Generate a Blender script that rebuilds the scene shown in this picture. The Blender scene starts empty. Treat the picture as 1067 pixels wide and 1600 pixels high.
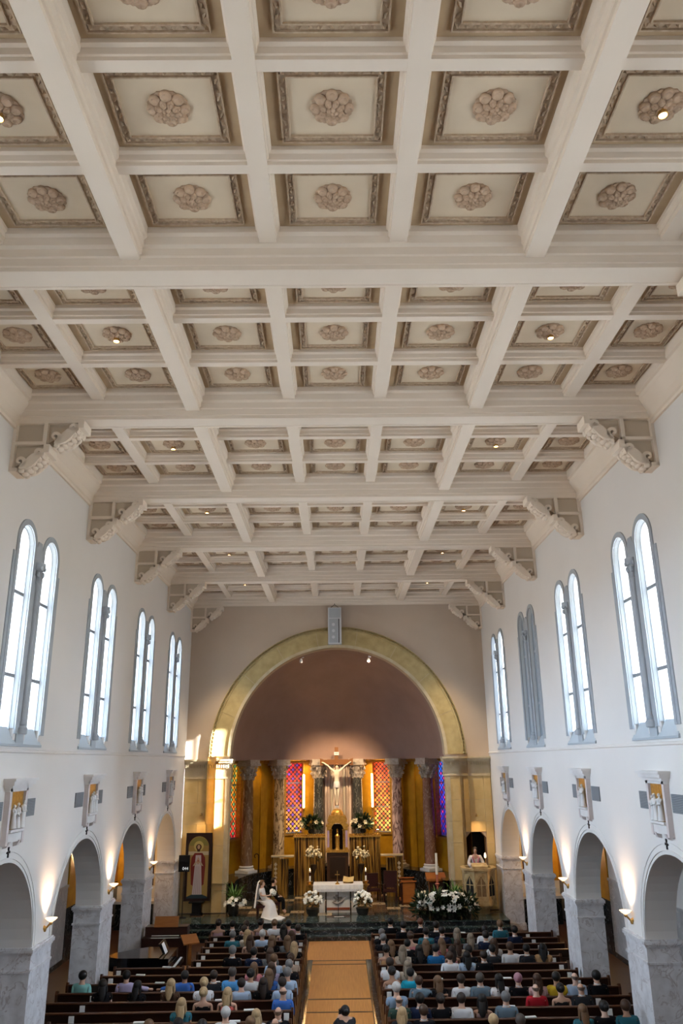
import bpy, bmesh, math, random
from math import sin, cos, pi, sqrt, radians
from mathutils import Matrix, Vector
random.seed(7)
S = bpy.context.scene
C = S.collection

# ---------------------------------------------------------------- camera
EYE = 6.4
def setup_camera():
    f, pitch, yaw, roll = 1216.6, .3091, .0082, -.0116
    F = Vector((sin(yaw)*cos(pitch), cos(yaw)*cos(pitch), sin(pitch)))
    R = Vector((cos(yaw), -sin(yaw), 0)); U = R.cross(F)
    R, U = cos(roll)*R + sin(roll)*U, cos(roll)*U - sin(roll)*R
    cam = bpy.data.cameras.new('camera'); o = bpy.data.objects.new('camera', cam); C.objects.link(o)
    cam.sensor_fit = 'VERTICAL'; cam.sensor_height = 36; cam.sensor_width = 24
    cam.lens = f/1600*36; cam.clip_start = .05; cam.clip_end = 300
    m = Matrix((R, U, -F)).transposed().to_4x4(); m.translation = Vector((-.002, 0, EYE))
    o.matrix_world = m; S.camera = o
setup_camera()

# ---------------------------------------------------------------- world, sun, exposure
W = bpy.data.worlds.new('sky'); S.world = W; W.use_nodes = True
def setup_sky():          # bright hazy sky above, sunlit ground below the horizon
    nt = W.node_tree; tc = nt.nodes.new('ShaderNodeTexCoord'); sp = nt.nodes.new('ShaderNodeSeparateXYZ'); r = nt.nodes.new('ShaderNodeValToRGB')
    e = r.color_ramp.elements; e[0].position = 0.0; e[0].color = (.39,.365,.325,1); e[1].position = .02; e[1].color = (.76,.89,1,1)
    nt.links.new(tc.outputs['Generated'], sp.inputs[0]); nt.links.new(sp.outputs['Z'], r.inputs[0]); nt.links.new(r.outputs[0], nt.nodes['Background'].inputs[0])
    nt.nodes['Background'].inputs[1].default_value = 26.0
setup_sky()
sun = bpy.data.lights.new('sun', 'SUN'); sun.energy = 55; sun.angle = .01; sun.color = (1, .93, .82)
so = bpy.data.objects.new('sun', sun); C.objects.link(so); so.location = (40, 20, 30)
so.rotation_euler = Vector((-3.15, 1, -.89)).to_track_quat('-Z', 'Y').to_euler()
S.view_settings.view_transform = 'Standard'; S.view_settings.look = 'None'
S.view_settings.gamma = 1; S.view_settings.use_curve_mapping = False
S.view_settings.exposure = 0.85
WIN_E = 11.0            # brightness of the daylit milky windows
S.cycles.max_bounces = 8; S.cycles.diffuse_bounces = 5; S.cycles.glossy_bounces = 3
S.cycles.sample_clamp_indirect = 4

# ---------------------------------------------------------------- helpers
class MB:
    def __init__(s): s.v = []; s.f = []; s.M = None
    def add(s, vs, fs):
        n = len(s.v)
        if s.M is not None: vs = [tuple(s.M @ Vector(p)) for p in vs]
        s.v += [tuple(p) for p in vs]; s.f += [tuple(i+n for i in q) for q in fs]; return s
    def box(s, x0, x1, y0, y1, z0, z1):
        return s.add([(x0,y0,z0),(x1,y0,z0),(x1,y1,z0),(x0,y1,z0),(x0,y0,z1),(x1,y0,z1),(x1,y1,z1),(x0,y1,z1)],
            [(0,3,2,1),(4,5,6,7),(0,1,5,4),(1,2,6,5),(2,3,7,6),(3,0,4,7)])
    def taper(s, x0, x1, y0, y1, z0, z1, i):          # box whose top is inset by i
        return s.add([(x0,y0,z0),(x1,y0,z0),(x1,y1,z0),(x0,y1,z0),(x0+i,y0+i,z1),(x1-i,y0+i,z1),(x1-i,y1-i,z1),(x0+i,y1-i,z1)],
            [(0,3,2,1),(4,5,6,7),(0,1,5,4),(1,2,6,5),(2,3,7,6),(3,0,4,7)])
    def prism(s, poly, ax, a, b):                     # poly (p,q) extruded along ax; x:(y,z) y:(x,z) z:(x,y)
        g = {'x': lambda p, q, t: (t,p,q), 'y': lambda p, q, t: (p,t,q), 'z': lambda p, q, t: (p,q,t)}[ax]
        n = len(poly); vs = [g(p,q,a) for p,q in poly]+[g(p,q,b) for p,q in poly]
        return s.add(vs, [tuple(range(n-1,-1,-1)), tuple(range(n,2*n))]+[(i,(i+1)%n,(i+1)%n+n,i+n) for i in range(n)])
    def lathe(s, prof, n=16, c=(0,0,0), a0=0, a1=2*pi, cap=True):
        full = abs(a1-a0-2*pi) < 1e-6; m = n if full else n+1; vs = []; fs = []
        for r, z in prof:
            for i in range(m):
                a = a0+(a1-a0)*i/n; vs.append((c[0]+r*cos(a), c[1]+r*sin(a), c[2]+z))
        for j in range(len(prof)-1):
            for i in range(n):
                k = (i+1) % m; fs.append((j*m+i, j*m+k, (j+1)*m+k, (j+1)*m+i))
        if full and cap: fs += [tuple(range(m-1,-1,-1)), tuple((len(prof)-1)*m+i for i in range(m))]
        return s.add(vs, fs)
    def tube(s, path, r, n=8, flat=1.0):
        P = [Vector(p) for p in path]; rr = r if isinstance(r, (list,tuple)) else [r]*len(P); vs = []; fs = []
        for i, p in enumerate(P):
            t = (P[min(i+1,len(P)-1)]-P[max(i-1,0)]).normalized()
            u = t.cross(Vector((0,0,1)) if abs(t.z) < .9 else Vector((0,1,0))).normalized(); w = u.cross(t)
            for k in range(n):
                a = 2*pi*k/n; vs.append(p+u*cos(a)*rr[i]+w*sin(a)*rr[i]*flat)
        for i in range(len(P)-1):
            for k in range(n): fs.append((i*n+k, i*n+(k+1)%n, (i+1)*n+(k+1)%n, (i+1)*n+k))
        fs += [tuple(range(n-1,-1,-1)), tuple((len(P)-1)*n+k for k in range(n))]
        return s.add(vs, fs)
    def ball(s, c, r, nu=12, nv=8, keep=None):
        if not isinstance(r, (list,tuple)): r = (r,r,r)
        vs = []; fs = []
        for j in range(nv+1):
            t = pi*j/nv
            for i in range(nu):
                a = 2*pi*i/nu; vs.append((sin(t)*cos(a), sin(t)*sin(a), cos(t)))
        for j in range(nv):
            for i in range(nu):
                q = (j*nu+i, (j+1)*nu+i, (j+1)*nu+(i+1)%nu, j*nu+(i+1)%nu)
                if keep is None or keep(*[sum(vs[k][d] for k in q)/4 for d in range(3)]): fs.append(q)
        return s.add([(c[0]+r[0]*x, c[1]+r[1]*y, c[2]+r[2]*z) for x,y,z in vs], fs)
    def mesh(s, name, smooth=False):
        me = bpy.data.meshes.new(name); me.from_pydata(s.v, [], s.f); bm = bmesh.new(); bm.from_mesh(me)
        bmesh.ops.remove_doubles(bm, verts=bm.verts, dist=1e-5)
        bmesh.ops.recalc_face_normals(bm, faces=bm.faces)
        bmesh.ops.delete(bm, geom=[v for v in bm.verts if not v.link_faces], context='VERTS')
        bm.to_mesh(me); bm.free()
        if smooth:
            for p in me.polygons: p.use_smooth = True
            me.set_sharp_from_angle(angle=radians(38))
        return me
    def build(s, name, mat, parent=None, loc=None, smooth=False): return link(name, s.mesh(name, smooth), mat, parent, loc)
def link(name, me, mat=None, parent=None, loc=None, rz=0):
    o = bpy.data.objects.new(name, me); C.objects.link(o)
    if mat:
        if len(me.materials) == 0: me.materials.append(mat)
        if me.materials[0] is not mat:
            o.material_slots[0].link = 'OBJECT'; o.material_slots[0].material = mat
    if parent: o.parent = parent
    if loc is not None: o.location = loc
    if rz: o.rotation_euler[2] = rz
    return o
def box(name, mat, parent, *b): return MB().box(*b).build(name, mat, parent)
def tag(o, label, cat, group=None):
    o['label'] = label; o['category'] = cat
    if group: o['group'] = group
    return o
def thing(name, label, cat, loc=(0,0,0), rz=0, group=None):
    o = bpy.data.objects.new(name, None); o.empty_display_size = .2; C.objects.link(o); o.location = loc; o.rotation_euler[2] = rz
    return tag(o, label, cat, group)
def struct(o): o['kind'] = 'structure'; return o
def dup(o, loc=None, rz=None, parent=None):
    c = o.copy(); C.objects.link(c)
    if parent: c.parent = parent
    if loc is not None: c.location = loc
    if rz is not None: c.rotation_euler[2] = rz
    for ch in o.children: dup(ch, parent=c)
    return c
ORD = ['zeroth','first','second','third','fourth','fifth','sixth','seventh','eighth','ninth','tenth','eleventh','twelfth','thirteenth','fourteenth']

# wall made of columns with openings; fmap(s, z, depth) -> xyz
def wall_cols(fmap, ss, z0, z1, holes, d, mb=None, top=False):
    mb = mb or MB()
    for a, b in zip(ss[:-1], ss[1:]):
        m = (a+b)/2; hs = sorted([h for h in holes if h['s0'] < m < h['s1']], key=lambda h: h['lo'](m))
        cur = lambda s: z0
        segs = []
        for h in hs: segs.append((cur, h['lo'])); cur = h['hi']
        segs.append((cur, lambda s: z1))
        for lo, hi in segs:
            if hi(m)-lo(m) < 1e-6: continue
            for dd in ((0, d) if d else (0,)):
                mb.add([fmap(a,lo(a),dd), fmap(b,lo(b),dd), fmap(b,hi(b),dd), fmap(a,hi(a),dd)], [(0,1,2,3)])
        if d:
            for h in hs:
                for g in (h['lo'], h['hi']):
                    if g(m) > z0+1e-6: mb.add([fmap(a,g(a),0), fmap(b,g(b),0), fmap(b,g(b),d), fmap(a,g(a),d)], [(0,1,2,3)])
    if d:
        for h in holes:
            for s in (h['s0'], h['s1']):
                e = s+1e-4*(1 if s == h['s0'] else -1)
                lo, hi = h['lo'](e), h['hi'](e)
                if hi-lo > 1e-3: mb.add([fmap(s,lo,0), fmap(s,hi,0), fmap(s,hi,d), fmap(s,lo,d)], [(0,1,2,3)])
    return mb
def arch_hole(c, r, lo, spring): return dict(s0=c-r, s1=c+r, lo=lambda s: lo, hi=lambda s: spring+sqrt(max(0, r*r-(s-c)**2)))
def arc_s(c, r, n=20): return [c-r*cos(pi*i/n) for i in range(n+1)]
def ring_pts(c, zc, r, a0, a1, n): return [(c+r*cos(a0+(a1-a0)*i/n), zc+r*sin(a0+(a1-a0)*i/n)) for i in range(n+1)]
# band between two polylines (p,q) in a plane, extruded
def band(mb, A, B, put, d0, d1, closed=False):
    n = len(A); vs = []
    for d in (d0, d1):
        vs += [put(p,q,d) for p,q in A]+[put(p,q,d) for p,q in B]
    fs = []
    for i in range(n if closed else n-1):
        j = (i+1) % n
        fs += [(i,j,n+j,n+i), (2*n+i,3*n+i,3*n+j,2*n+j), (i,2*n+i,2*n+j,j), (n+i,n+j,3*n+j,3*n+i)]
    if not closed: fs += [(0,n,3*n,2*n), (n-1,3*n-1,4*n-1,2*n-1)]
    return mb.add(vs, fs)

# ---------------------------------------------------------------- materials
MATS = {}
def mat(name, col, rough=.6, metal=0, spec=.3, var=None, bump=0, bscale=20, emit=None, estr=0, vein=None, coat=0):
    """var=(colour2, scale, detail, contrast): noise mix; vein=(colour, scale, width): marble veins"""
    m = bpy.data.materials.new(name); m.use_nodes = True; nt = m.node_tree; N = nt.nodes; L = nt.links
    b = N['Principled BSDF']; b.inputs['Base Color'].default_value = (*col, 1); b.inputs['Roughness'].default_value = rough
    b.inputs['Metallic'].default_value = metal; b.inputs['Specular IOR Level'].default_value = spec; b.inputs['Coat Weight'].default_value = coat
    src = None; tc = N.new('ShaderNodeTexCoord')
    if var:
        c2, sc, det, con = var
        n = N.new('ShaderNodeTexNoise'); n.inputs['Scale'].default_value = sc if not isinstance(sc, tuple) else 1; n.inputs['Detail'].default_value = det
        if isinstance(sc, tuple):
            mp = N.new('ShaderNodeMapping'); mp.inputs['Scale'].default_value = sc; L.new(tc.outputs['Object'], mp.inputs[0]); L.new(mp.outputs[0], n.inputs['Vector'])
        else: L.new(tc.outputs['Object'], n.inputs['Vector'])
        r = N.new('ShaderNodeValToRGB'); r.color_ramp.elements[0].position = .5-con; r.color_ramp.elements[1].position = .5+con
        r.color_ramp.elements[0].color = (*col, 1); r.color_ramp.elements[1].color = (*c2, 1)
        L.new(n.outputs['Fac'], r.inputs['Fac']); src = r.outputs['Color']
    if vein:
        vc, sc, wd = vein
        n = N.new('ShaderNodeTexNoise'); n.inputs['Scale'].default_value = sc if not isinstance(sc, tuple) else 1; n.inputs['Detail'].default_value = 6; n.inputs['Distortion'].default_value = 1.2
        if isinstance(sc, tuple):
            mp = N.new('ShaderNodeMapping'); mp.inputs['Scale'].default_value = sc; L.new(tc.outputs['Object'], mp.inputs[0]); L.new(mp.outputs[0], n.inputs['Vector'])
        else: L.new(tc.outputs['Object'], n.inputs['Vector'])
        r = N.new('ShaderNodeValToRGB'); e = r.color_ramp.elements
        e[0].position = .5-wd; e[0].color = (0,0,0,1); e[1].position = .5+wd; e[1].color = (0,0,0,1)
        k = e.new(.5); k.color = (1,1,1,1)
        L.new(n.outputs['Fac'], r.inputs['Fac'])
        mx = N.new('ShaderNodeMix'); mx.data_type = 'RGBA'; L.new(r.outputs['Color'], mx.inputs['Factor'])
        if src: L.new(src, mx.inputs[6])
        else: mx.inputs[6].default_value = (*col, 1)
        mx.inputs[7].default_value = (*vc, 1); src = mx.outputs[2]
    if src: L.new(src, b.inputs['Base Color'])
    if bump:
        n = N.new('ShaderNodeTexNoise'); n.inputs['Scale'].default_value = bscale; n.inputs['Detail'].default_value = 4; L.new(tc.outputs['Object'], n.inputs['Vector'])
        bp = N.new('ShaderNodeBump'); bp.inputs['Strength'].default_value = bump; bp.inputs['Distance'].default_value = .02
        L.new(n.outputs['Fac'], bp.inputs['Height']); L.new(bp.outputs[0], b.inputs['Normal'])
    if emit:
        b.inputs['Emission Color'].default_value = (*emit, 1); b.inputs['Emission Strength'].default_value = estr
    MATS[name] = m; return m
CPLAST = mat('chancel_plaster', (.56,.455,.355), .85, var=((.51,.41,.315), .8, 3, .3))  # warm, dim light on this wall is put into the plaster colour
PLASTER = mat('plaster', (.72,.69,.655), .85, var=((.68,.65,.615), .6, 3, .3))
CEIL = mat('ceiling_paint', (.79,.69,.575), .75, var=((.75,.65,.535), 1.5, 3, .3))
TANP = mat('coffer_tan', (.50,.375,.235), .8, var=((.42,.305,.185), 3, 4, .3))
CREAMP = mat('coffer_cream', (.70,.585,.43), .8, var=((.63,.515,.37), 2, 3, .3))
BORDER = mat('coffer_border', (.57,.45,.32), .8, var=((.42,.31,.21), 14, 2, .2))
ROSE = mat('coffer_rosette', (.56,.405,.28), .8, var=((.38,.26,.17), 9, 3, .25))
WSTONE = mat('window_stone', (.38,.41,.44), .8, var=((.32,.35,.38), 4, 3, .3))
WJAMB = mat('window_reveal', (.50,.54,.56), .8)
PIER = mat('pier_marble', (.72,.71,.72), .35, var=((.54,.52,.52), 4.5, 7, .2), vein=((.42,.37,.36), 2.2, .02))
SLAB = mat('aisle_marble', (.42,.41,.40), .4, var=((.30,.29,.28), 2.5, 6, .25), vein=((.55,.53,.5), 2, .02))
TRAV = mat('travertine', (.74,.56,.27), .45, var=((.60,.42,.17), 2.2, 7, .25), bump=.15, bscale=12)
TRAVL = mat('travertine_pale', (.60,.51,.36), .5, var=((.47,.37,.21), 3, 6, .25))
ARCHM = mat('archivolt_stone', (.52,.41,.20), .55, var=((.36,.27,.11), 2.5, 7, .25), bump=.15)
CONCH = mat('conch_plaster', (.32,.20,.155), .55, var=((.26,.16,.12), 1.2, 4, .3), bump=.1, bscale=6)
GOLD = mat('gold_mosaic', (.50,.26,.012), .42, .3, var=((.33,.15,.006), 3, 6, .3), bump=.25, bscale=60)
DARKM = mat('dark_marble', (.010,.012,.014), .12, spec=.5, var=((.02,.024,.026), 3, 6, .2), vein=((.25,.26,.26), 2.6, .012))
DARKG = mat('green_marble', (.02,.035,.035), .14, spec=.5, var=((.045,.07,.065), 4, 6, .2), vein=((.3,.34,.33), 3, .014))
TILEB = mat('tile_brown', (.17,.10,.06), .15, spec=.5, var=((.10,.055,.03), 3, 5, .25), vein=((.28,.2,.12), 4, .02))
TILEC = mat('tile_cream', (.55,.45,.30), .16, spec=.5, var=((.42,.32,.20), 4, 5, .25), vein=((.12,.07,.04), 3, .02))
TILED = mat('tile_dark', (.018,.022,.02), .13, spec=.5, vein=((.16,.17,.15), 4, .02))
FLOORM = mat('floor_cork', (.07,.028,.014), .35, var=((.045,.018,.009), 3, 5, .3))
PARQ = mat('aisle_parquet', (.66,.30,.085), .32, var=((.50,.20,.05), (30,1.2,1), 3, .25))
INLAY = mat('inlay_dark', (.03,.012,.008), .3)
PEWW = mat('pew_wood', (.028,.009,.004), .28, spec=.4, var=((.015,.005,.0025), (2,14,14), 3, .3))
PEWE = mat('pew_end_wood', (.075,.026,.010), .3, spec=.4, var=((.04,.014,.006), (14,14,2), 3, .3))
WOOD = mat('orange_wood', (.36,.13,.03), .35, var=((.25,.08,.018), (3,3,18), 3, .3))
BLACKW = mat('black_lacquer', (.004,.004,.005), .12, spec=.5)
BLACK = mat('black', (.006,.006,.007), .55)
IRON = mat('black_iron', (.012,.012,.014), .5, .6)
BRASS = mat('brass', (.55,.33,.10), .3, .9)
GILT = mat('gilt', (.60,.36,.08), .35, .6, var=((.35,.17,.03), 14, 4, .25))
ONYX = mat('onyx', (.42,.23,.045), .28, .4, var=((.035,.013,.004), (15,15,.6), 6, .09))
WHITEM = mat('white_marble', (.72,.71,.70), .5, var=((.6,.58,.56), 3, 4, .3))
PINKM = mat('rose_marble', (.66,.60,.585), .5, var=((.57,.50,.48), 5, 4, .3))
LINEN = mat('linen', (.82,.81,.79), .85, var=((.72,.71,.70), 30, 2, .2))
PAPER = mat('paper', (.78,.78,.76), .8)
GREY = mat('vent_grey', (.10,.11,.12), .6); GREYL = mat('vent_slat', (.24,.26,.28), .6)
SPK = mat('speaker_white', (.62,.64,.66), .6); SPKG = mat('speaker_grille', (.42,.45,.48), .7)
LEAF = mat('leaf', (.13,.26,.06), .5, var=((.06,.14,.03), 4, 3, .3)); LEAFD = mat('leaf_dark', (.014,.032,.011), .5)
LILY = mat('lily_white', (.85,.86,.82), .6); CREAMF = mat('cream_blossom', (.68,.60,.42), .6)
RED = mat('red_velvet', (.032,.005,.005), .7)
SKIN = mat('skin', (.55,.33,.23), .6)
IVORY = mat('ivory_corpus', (.74,.64,.50), .55)
CANDLE = mat('candle_wax', (.85,.82,.74), .5)
FLAME = mat('flame', (1,.7,.3), .5, emit=(1,.55,.15), estr=25)
LAMPG = mat('lamp_glow', (1,.85,.65), .5, emit=(1,.72,.42), estr=16)
SHELL = mat('sconce_glass', (.8,.68,.56), .4, emit=(1,.70,.45), estr=1.0)
PANE = mat('milky_pane', (.8,.85,.9), .4, emit=(.74,.88,1.0), estr=WIN_E)
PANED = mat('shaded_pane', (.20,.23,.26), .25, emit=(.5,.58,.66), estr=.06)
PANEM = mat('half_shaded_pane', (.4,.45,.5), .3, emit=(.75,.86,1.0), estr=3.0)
PANE_ADDED = mat('rose_pane', (.6,.65,.7), .4, emit=(.92,.95,1.0), estr=1.6)
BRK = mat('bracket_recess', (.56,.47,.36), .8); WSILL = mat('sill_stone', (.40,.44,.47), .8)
LEAD = mat('lead', (.22,.24,.26), .6)
def clear_glass():
    m = bpy.data.materials.new('clear_pane'); m.use_nodes = True; nt = m.node_tree; nt.nodes.clear()
    o = nt.nodes.new('ShaderNodeOutputMaterial'); t = nt.nodes.new('ShaderNodeBsdfTransparent'); g = nt.nodes.new('ShaderNodeBsdfGlossy'); x = nt.nodes.new('ShaderNodeMixShader')
    t.inputs[0].default_value = (.9,.94,1,1); g.inputs['Roughness'].default_value = .05; x.inputs[0].default_value = .08
    nt.links.new(t.outputs[0], x.inputs[1]); nt.links.new(g.outputs[0], x.inputs[2]); nt.links.new(x.outputs[0], o.inputs[0]); return m
CLEAR = clear_glass()
def stained(name, top, mid, low, extra, strength):
    """lattice of coloured quarries in dark lead, lit from outside"""
    m = bpy.data.materials.new(name); m.use_nodes = True; nt = m.node_tree; N = nt.nodes; L = nt.links
    b = N['Principled BSDF']; b.inputs['Roughness'].default_value = .3; b.inputs['Base Color'].default_value = (.05,.03,.03,1)
    tc = N.new('ShaderNodeTexCoord'); sp = N.new('ShaderNodeSeparateXYZ'); L.new(tc.outputs['Object'], sp.inputs[0])
    r = N.new('ShaderNodeValToRGB'); e = r.color_ramp.elements; e[0].position = 0; e[0].color = (*low,1); e[1].position = 1; e[1].color = (*top,1)
    k = e.new(.5); k.color = (*mid,1)
    md = N.new('ShaderNodeMapRange'); md.inputs[1].default_value = 0; md.inputs[2].default_value = 3.4; L.new(sp.outputs['Z'], md.inputs[0]); L.new(md.outputs[0], r.inputs[0])
    def wave(fn, off, sc):
        a = N.new('ShaderNodeMath'); a.operation = 'MULTIPLY'; a.inputs[1].default_value = sc; L.new(sp.outputs[fn], a.inputs[0])
        s = N.new('ShaderNodeMath'); s.operation = 'COSINE'; L.new(a.outputs[0], s.inputs[0]); return s
    def mk(op, a, b):
        q = N.new('ShaderNodeMath'); q.operation = op; L.new(sp.outputs[a], q.inputs[0]); L.new(sp.outputs[b], q.inputs[1]); return q
    def wv(node, sc):
        a = N.new('ShaderNodeMath'); a.operation = 'MULTIPLY'; a.inputs[1].default_value = sc; L.new(node.outputs[0], a.inputs[0])
        c = N.new('ShaderNodeMath'); c.operation = 'COSINE'; L.new(a.outputs[0], c.inputs[0]); return c
    cx, cz = wv(mk('ADD', 'X', 'Z'), 2*pi/.42), wv(mk('SUBTRACT', 'X', 'Z'), 2*pi/.42)
    ad = N.new('ShaderNodeMath'); ad.operation = 'MULTIPLY'; L.new(cx.outputs[0], ad.inputs[0]); L.new(cz.outputs[0], ad.inputs[1])
    ab = N.new('ShaderNodeMath'); ab.operation = 'ABSOLUTE'; L.new(ad.outputs[0], ab.inputs[0])
    gt = N.new('ShaderNodeMath'); gt.operation = 'GREATER_THAN'; gt.inputs[1].default_value = .30; L.new(ab.outputs[0], gt.inputs[0])
    sg = N.new('ShaderNodeMath'); sg.operation = 'GREATER_THAN'; sg.inputs[1].default_value = 0; L.new(cx.outputs[0], sg.inputs[0])
    sz = N.new('ShaderNodeMath'); sz.operation = 'GREATER_THAN'; sz.inputs[1].default_value = 0; L.new(cz.outputs[0], sz.inputs[0])
    xr = N.new('ShaderNodeMath'); xr.operation = 'MULTIPLY'; L.new(sg.outputs[0], xr.inputs[0]); L.new(sz.outputs[0], xr.inputs[1])
    n = N.new('ShaderNodeTexNoise'); n.inputs['Scale'].default_value = 2.2; L.new(tc.outputs['Object'], n.inputs['Vector'])
    ng = N.new('ShaderNodeMapRange'); ng.inputs[1].default_value = .42; ng.inputs[2].default_value = .58; L.new(n.outputs['Fac'], ng.inputs[0])
    mu = N.new('ShaderNodeMath'); mu.operation = 'MULTIPLY'; L.new(xr.outputs[0], mu.inputs[0]); mu.inputs[1].default_value = .85
    mx = N.new('ShaderNodeMix'); mx.data_type = 'RGBA'; L.new(mu.outputs[0], mx.inputs['Factor']); L.new(r.outputs[0], mx.inputs[6]); mx.inputs[7].default_value = (*extra,1)
    vr = N.new('ShaderNodeMath'); vr.operation = 'MULTIPLY_ADD'; L.new(ng.outputs[0], vr.inputs[0]); vr.inputs[1].default_value = .7; vr.inputs[2].default_value = .45
    st = N.new('ShaderNodeMath'); st.operation = 'MULTIPLY'; L.new(gt.outputs[0], st.inputs[0]); L.new(vr.outputs[0], st.inputs[1])
    s2 = N.new('ShaderNodeMath'); s2.operation = 'MULTIPLY'; s2.inputs[1].default_value = strength; L.new(st.outputs[0], s2.inputs[0])
    L.new(mx.outputs[2], b.inputs['Emission Color']); L.new(s2.outputs[0], b.inputs['Emission Strength']); return m

# ---------------------------------------------------------------- main dimensions
BAY = 5.1; Y0 = 9.88; XW = 6.6; XO = 7.29; ZB = 13.16; ZP = 13.80; YC = 35.5; YR = -4.0; XA = 9.35
beamY = lambda k: Y0+BAY*k
cenY = lambda j: 16.80+BAY*j          # arch / window centres
SPR = 2.60; AR = 1.94                 # arcade springing and radius

# ================================================================= floors
floor = struct(MB().box(-XA-.1, XA+.1, YR, 36.2, -.2, 0).build('floor', FLOORM))
aisle = box('aisle_parquet', PARQ, floor, -.9, .87, 8, 29.6, 0, .006)
box('aisle_parquet', PARQ, floor, -1.12, 1.09, 29.6, 32.47, 0, .006)
for y in (29.5, 28.99, 25.06, 23.86, 20.0, 18.9): box('inlay_strip', INLAY, floor, -.9, .87, y-.045, y+.045, .006, .010)
for s in (-1, 1): box('inlay_strip', DARKM, floor, min(s*.9, s*1.06), max(s*.9, s*1.06), 8, 29.6, 0, .008)
# sanctuary platform: three steps of dark marble, tiles on top
ZS = .51
plat = struct(MB().box(-6.56, 6.56, 33.2, 41.9, .001, ZS-.02).build('floor_sanctuary', DARKM))
for i, (y, z) in enumerate(((32.47, .17), (32.83, .34))):
    box('step', DARKM, plat, -6.56, 6.56, y, 33.2, z-.17, z)
    box('step_nosing', DARKG, plat, -6.56, 6.56, y-.03, y+.30, z-.035, z+.004)
box('step_nosing', DARKG, plat, -6.56, 6.56, 33.17, 34.55, ZS-.035, ZS)
tile = MB().taper(-.283, .283, -.283, .283, 0, .022, .006).mesh('tile')
for i in range(23):
    for j in range(9):
        x = -6.27+.57*i; y = 34.85+.57*j
        m = (TILEB, TILEC, TILED)[(i+2*j) % 3] if (i//2+j) % 2 else (TILED, TILEB)[(i+j) % 2]
        if y > 35.3 and abs(x) > 4.5 and y < 36.3: continue
        if y > 36.2 and abs(x) > 5.1: continue
        link('tile', tile, m, plat, (x, y, ZS-.02))

# ================================================================= nave side walls
def lancet(c): return arch_hole(c, .40, 6.79, 10.89)
for side, s in (('left', -1), ('right', 1)):
    holes = []; ss = [YR, YC]
    for j in range(-4, 4):
        c = cenY(j)
        if c-AR > YR+.3: holes.append(arch_hole(c, AR, 0, SPR)); ss += arc_s(c, AR, 28)
        if j >= -3:
            for o in (-.71, .71): holes.append(lancet(c+o)); ss += arc_s(c+o, .40, 14)
    ss = sorted(set(round(x, 5) for x in ss))
    ss = [x for i, x in enumerate(ss) if i == 0 or x-ss[i-1] > 1e-4]
    wall = struct(wall_cols(lambda t, z, d: (s*(XW+d), t, z), ss, 0, ZP+.1, holes, XO-XW).build('wall_'+side, PLASTER))
    # string course under the windows
    MB().prism([(s*XW, 6.62), (s*(XW-.03), 6.64), (s*(XW-.03), 6.68), (s*XW, 6.70)], 'y', YR, YC).build('string_course', PLASTER, wall)
    for j in range(-2, 4):                       # marble piers between the arches
        y = cenY(j)+BAY/2; h0 = BAY/2-AR; y1 = min(y+h0, YC)
        p = MB().box(*sorted((s*(XW-.02), s*(XO+.02))), y-h0-.02, y1+.02, 0, SPR-.09).build('pier', PIER, wall)
        b = MB()
        for e, z0, z1 in ((.045, SPR-.09, SPR-.04), (.075, SPR-.04, SPR+.03), (.05, SPR+.03, SPR+.06)):
            b.box(*sorted((s*(XW-e), s*(XO+e))), y-h0-e, y1+e, z0, z1)
        b.build('impost_molding', PIER, p)
        b = MB().box(*sorted((s*(XW-.045), s*(XO+.045))), y-h0-.045, y1+.045, SPR-.42, SPR-.37); b.build('band_molding', PIER, p)
        b = MB().box(*sorted((s*(XW-.06), s*(XO+.06))), y-h0-.06, y1+.06, 0, .25); b.build('plinth', PIER, p)
    for j in range(-2, 4):                       # thin bead round each arch
        c = cenY(j); mb = MB()
        for r0, r1, pr in ((AR+.012, AR+.03, .018), (AR+.14, AR+.165, .012)):
            band(mb, ring_pts(c, SPR+.06, r0, 0, pi, 32), ring_pts(c, SPR+.06, r1, 0, pi, 32), lambda p, q, d: (s*(XW-d), p, q), 0, pr)
        mb.build('arch_molding', PLASTER, wall)

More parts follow.
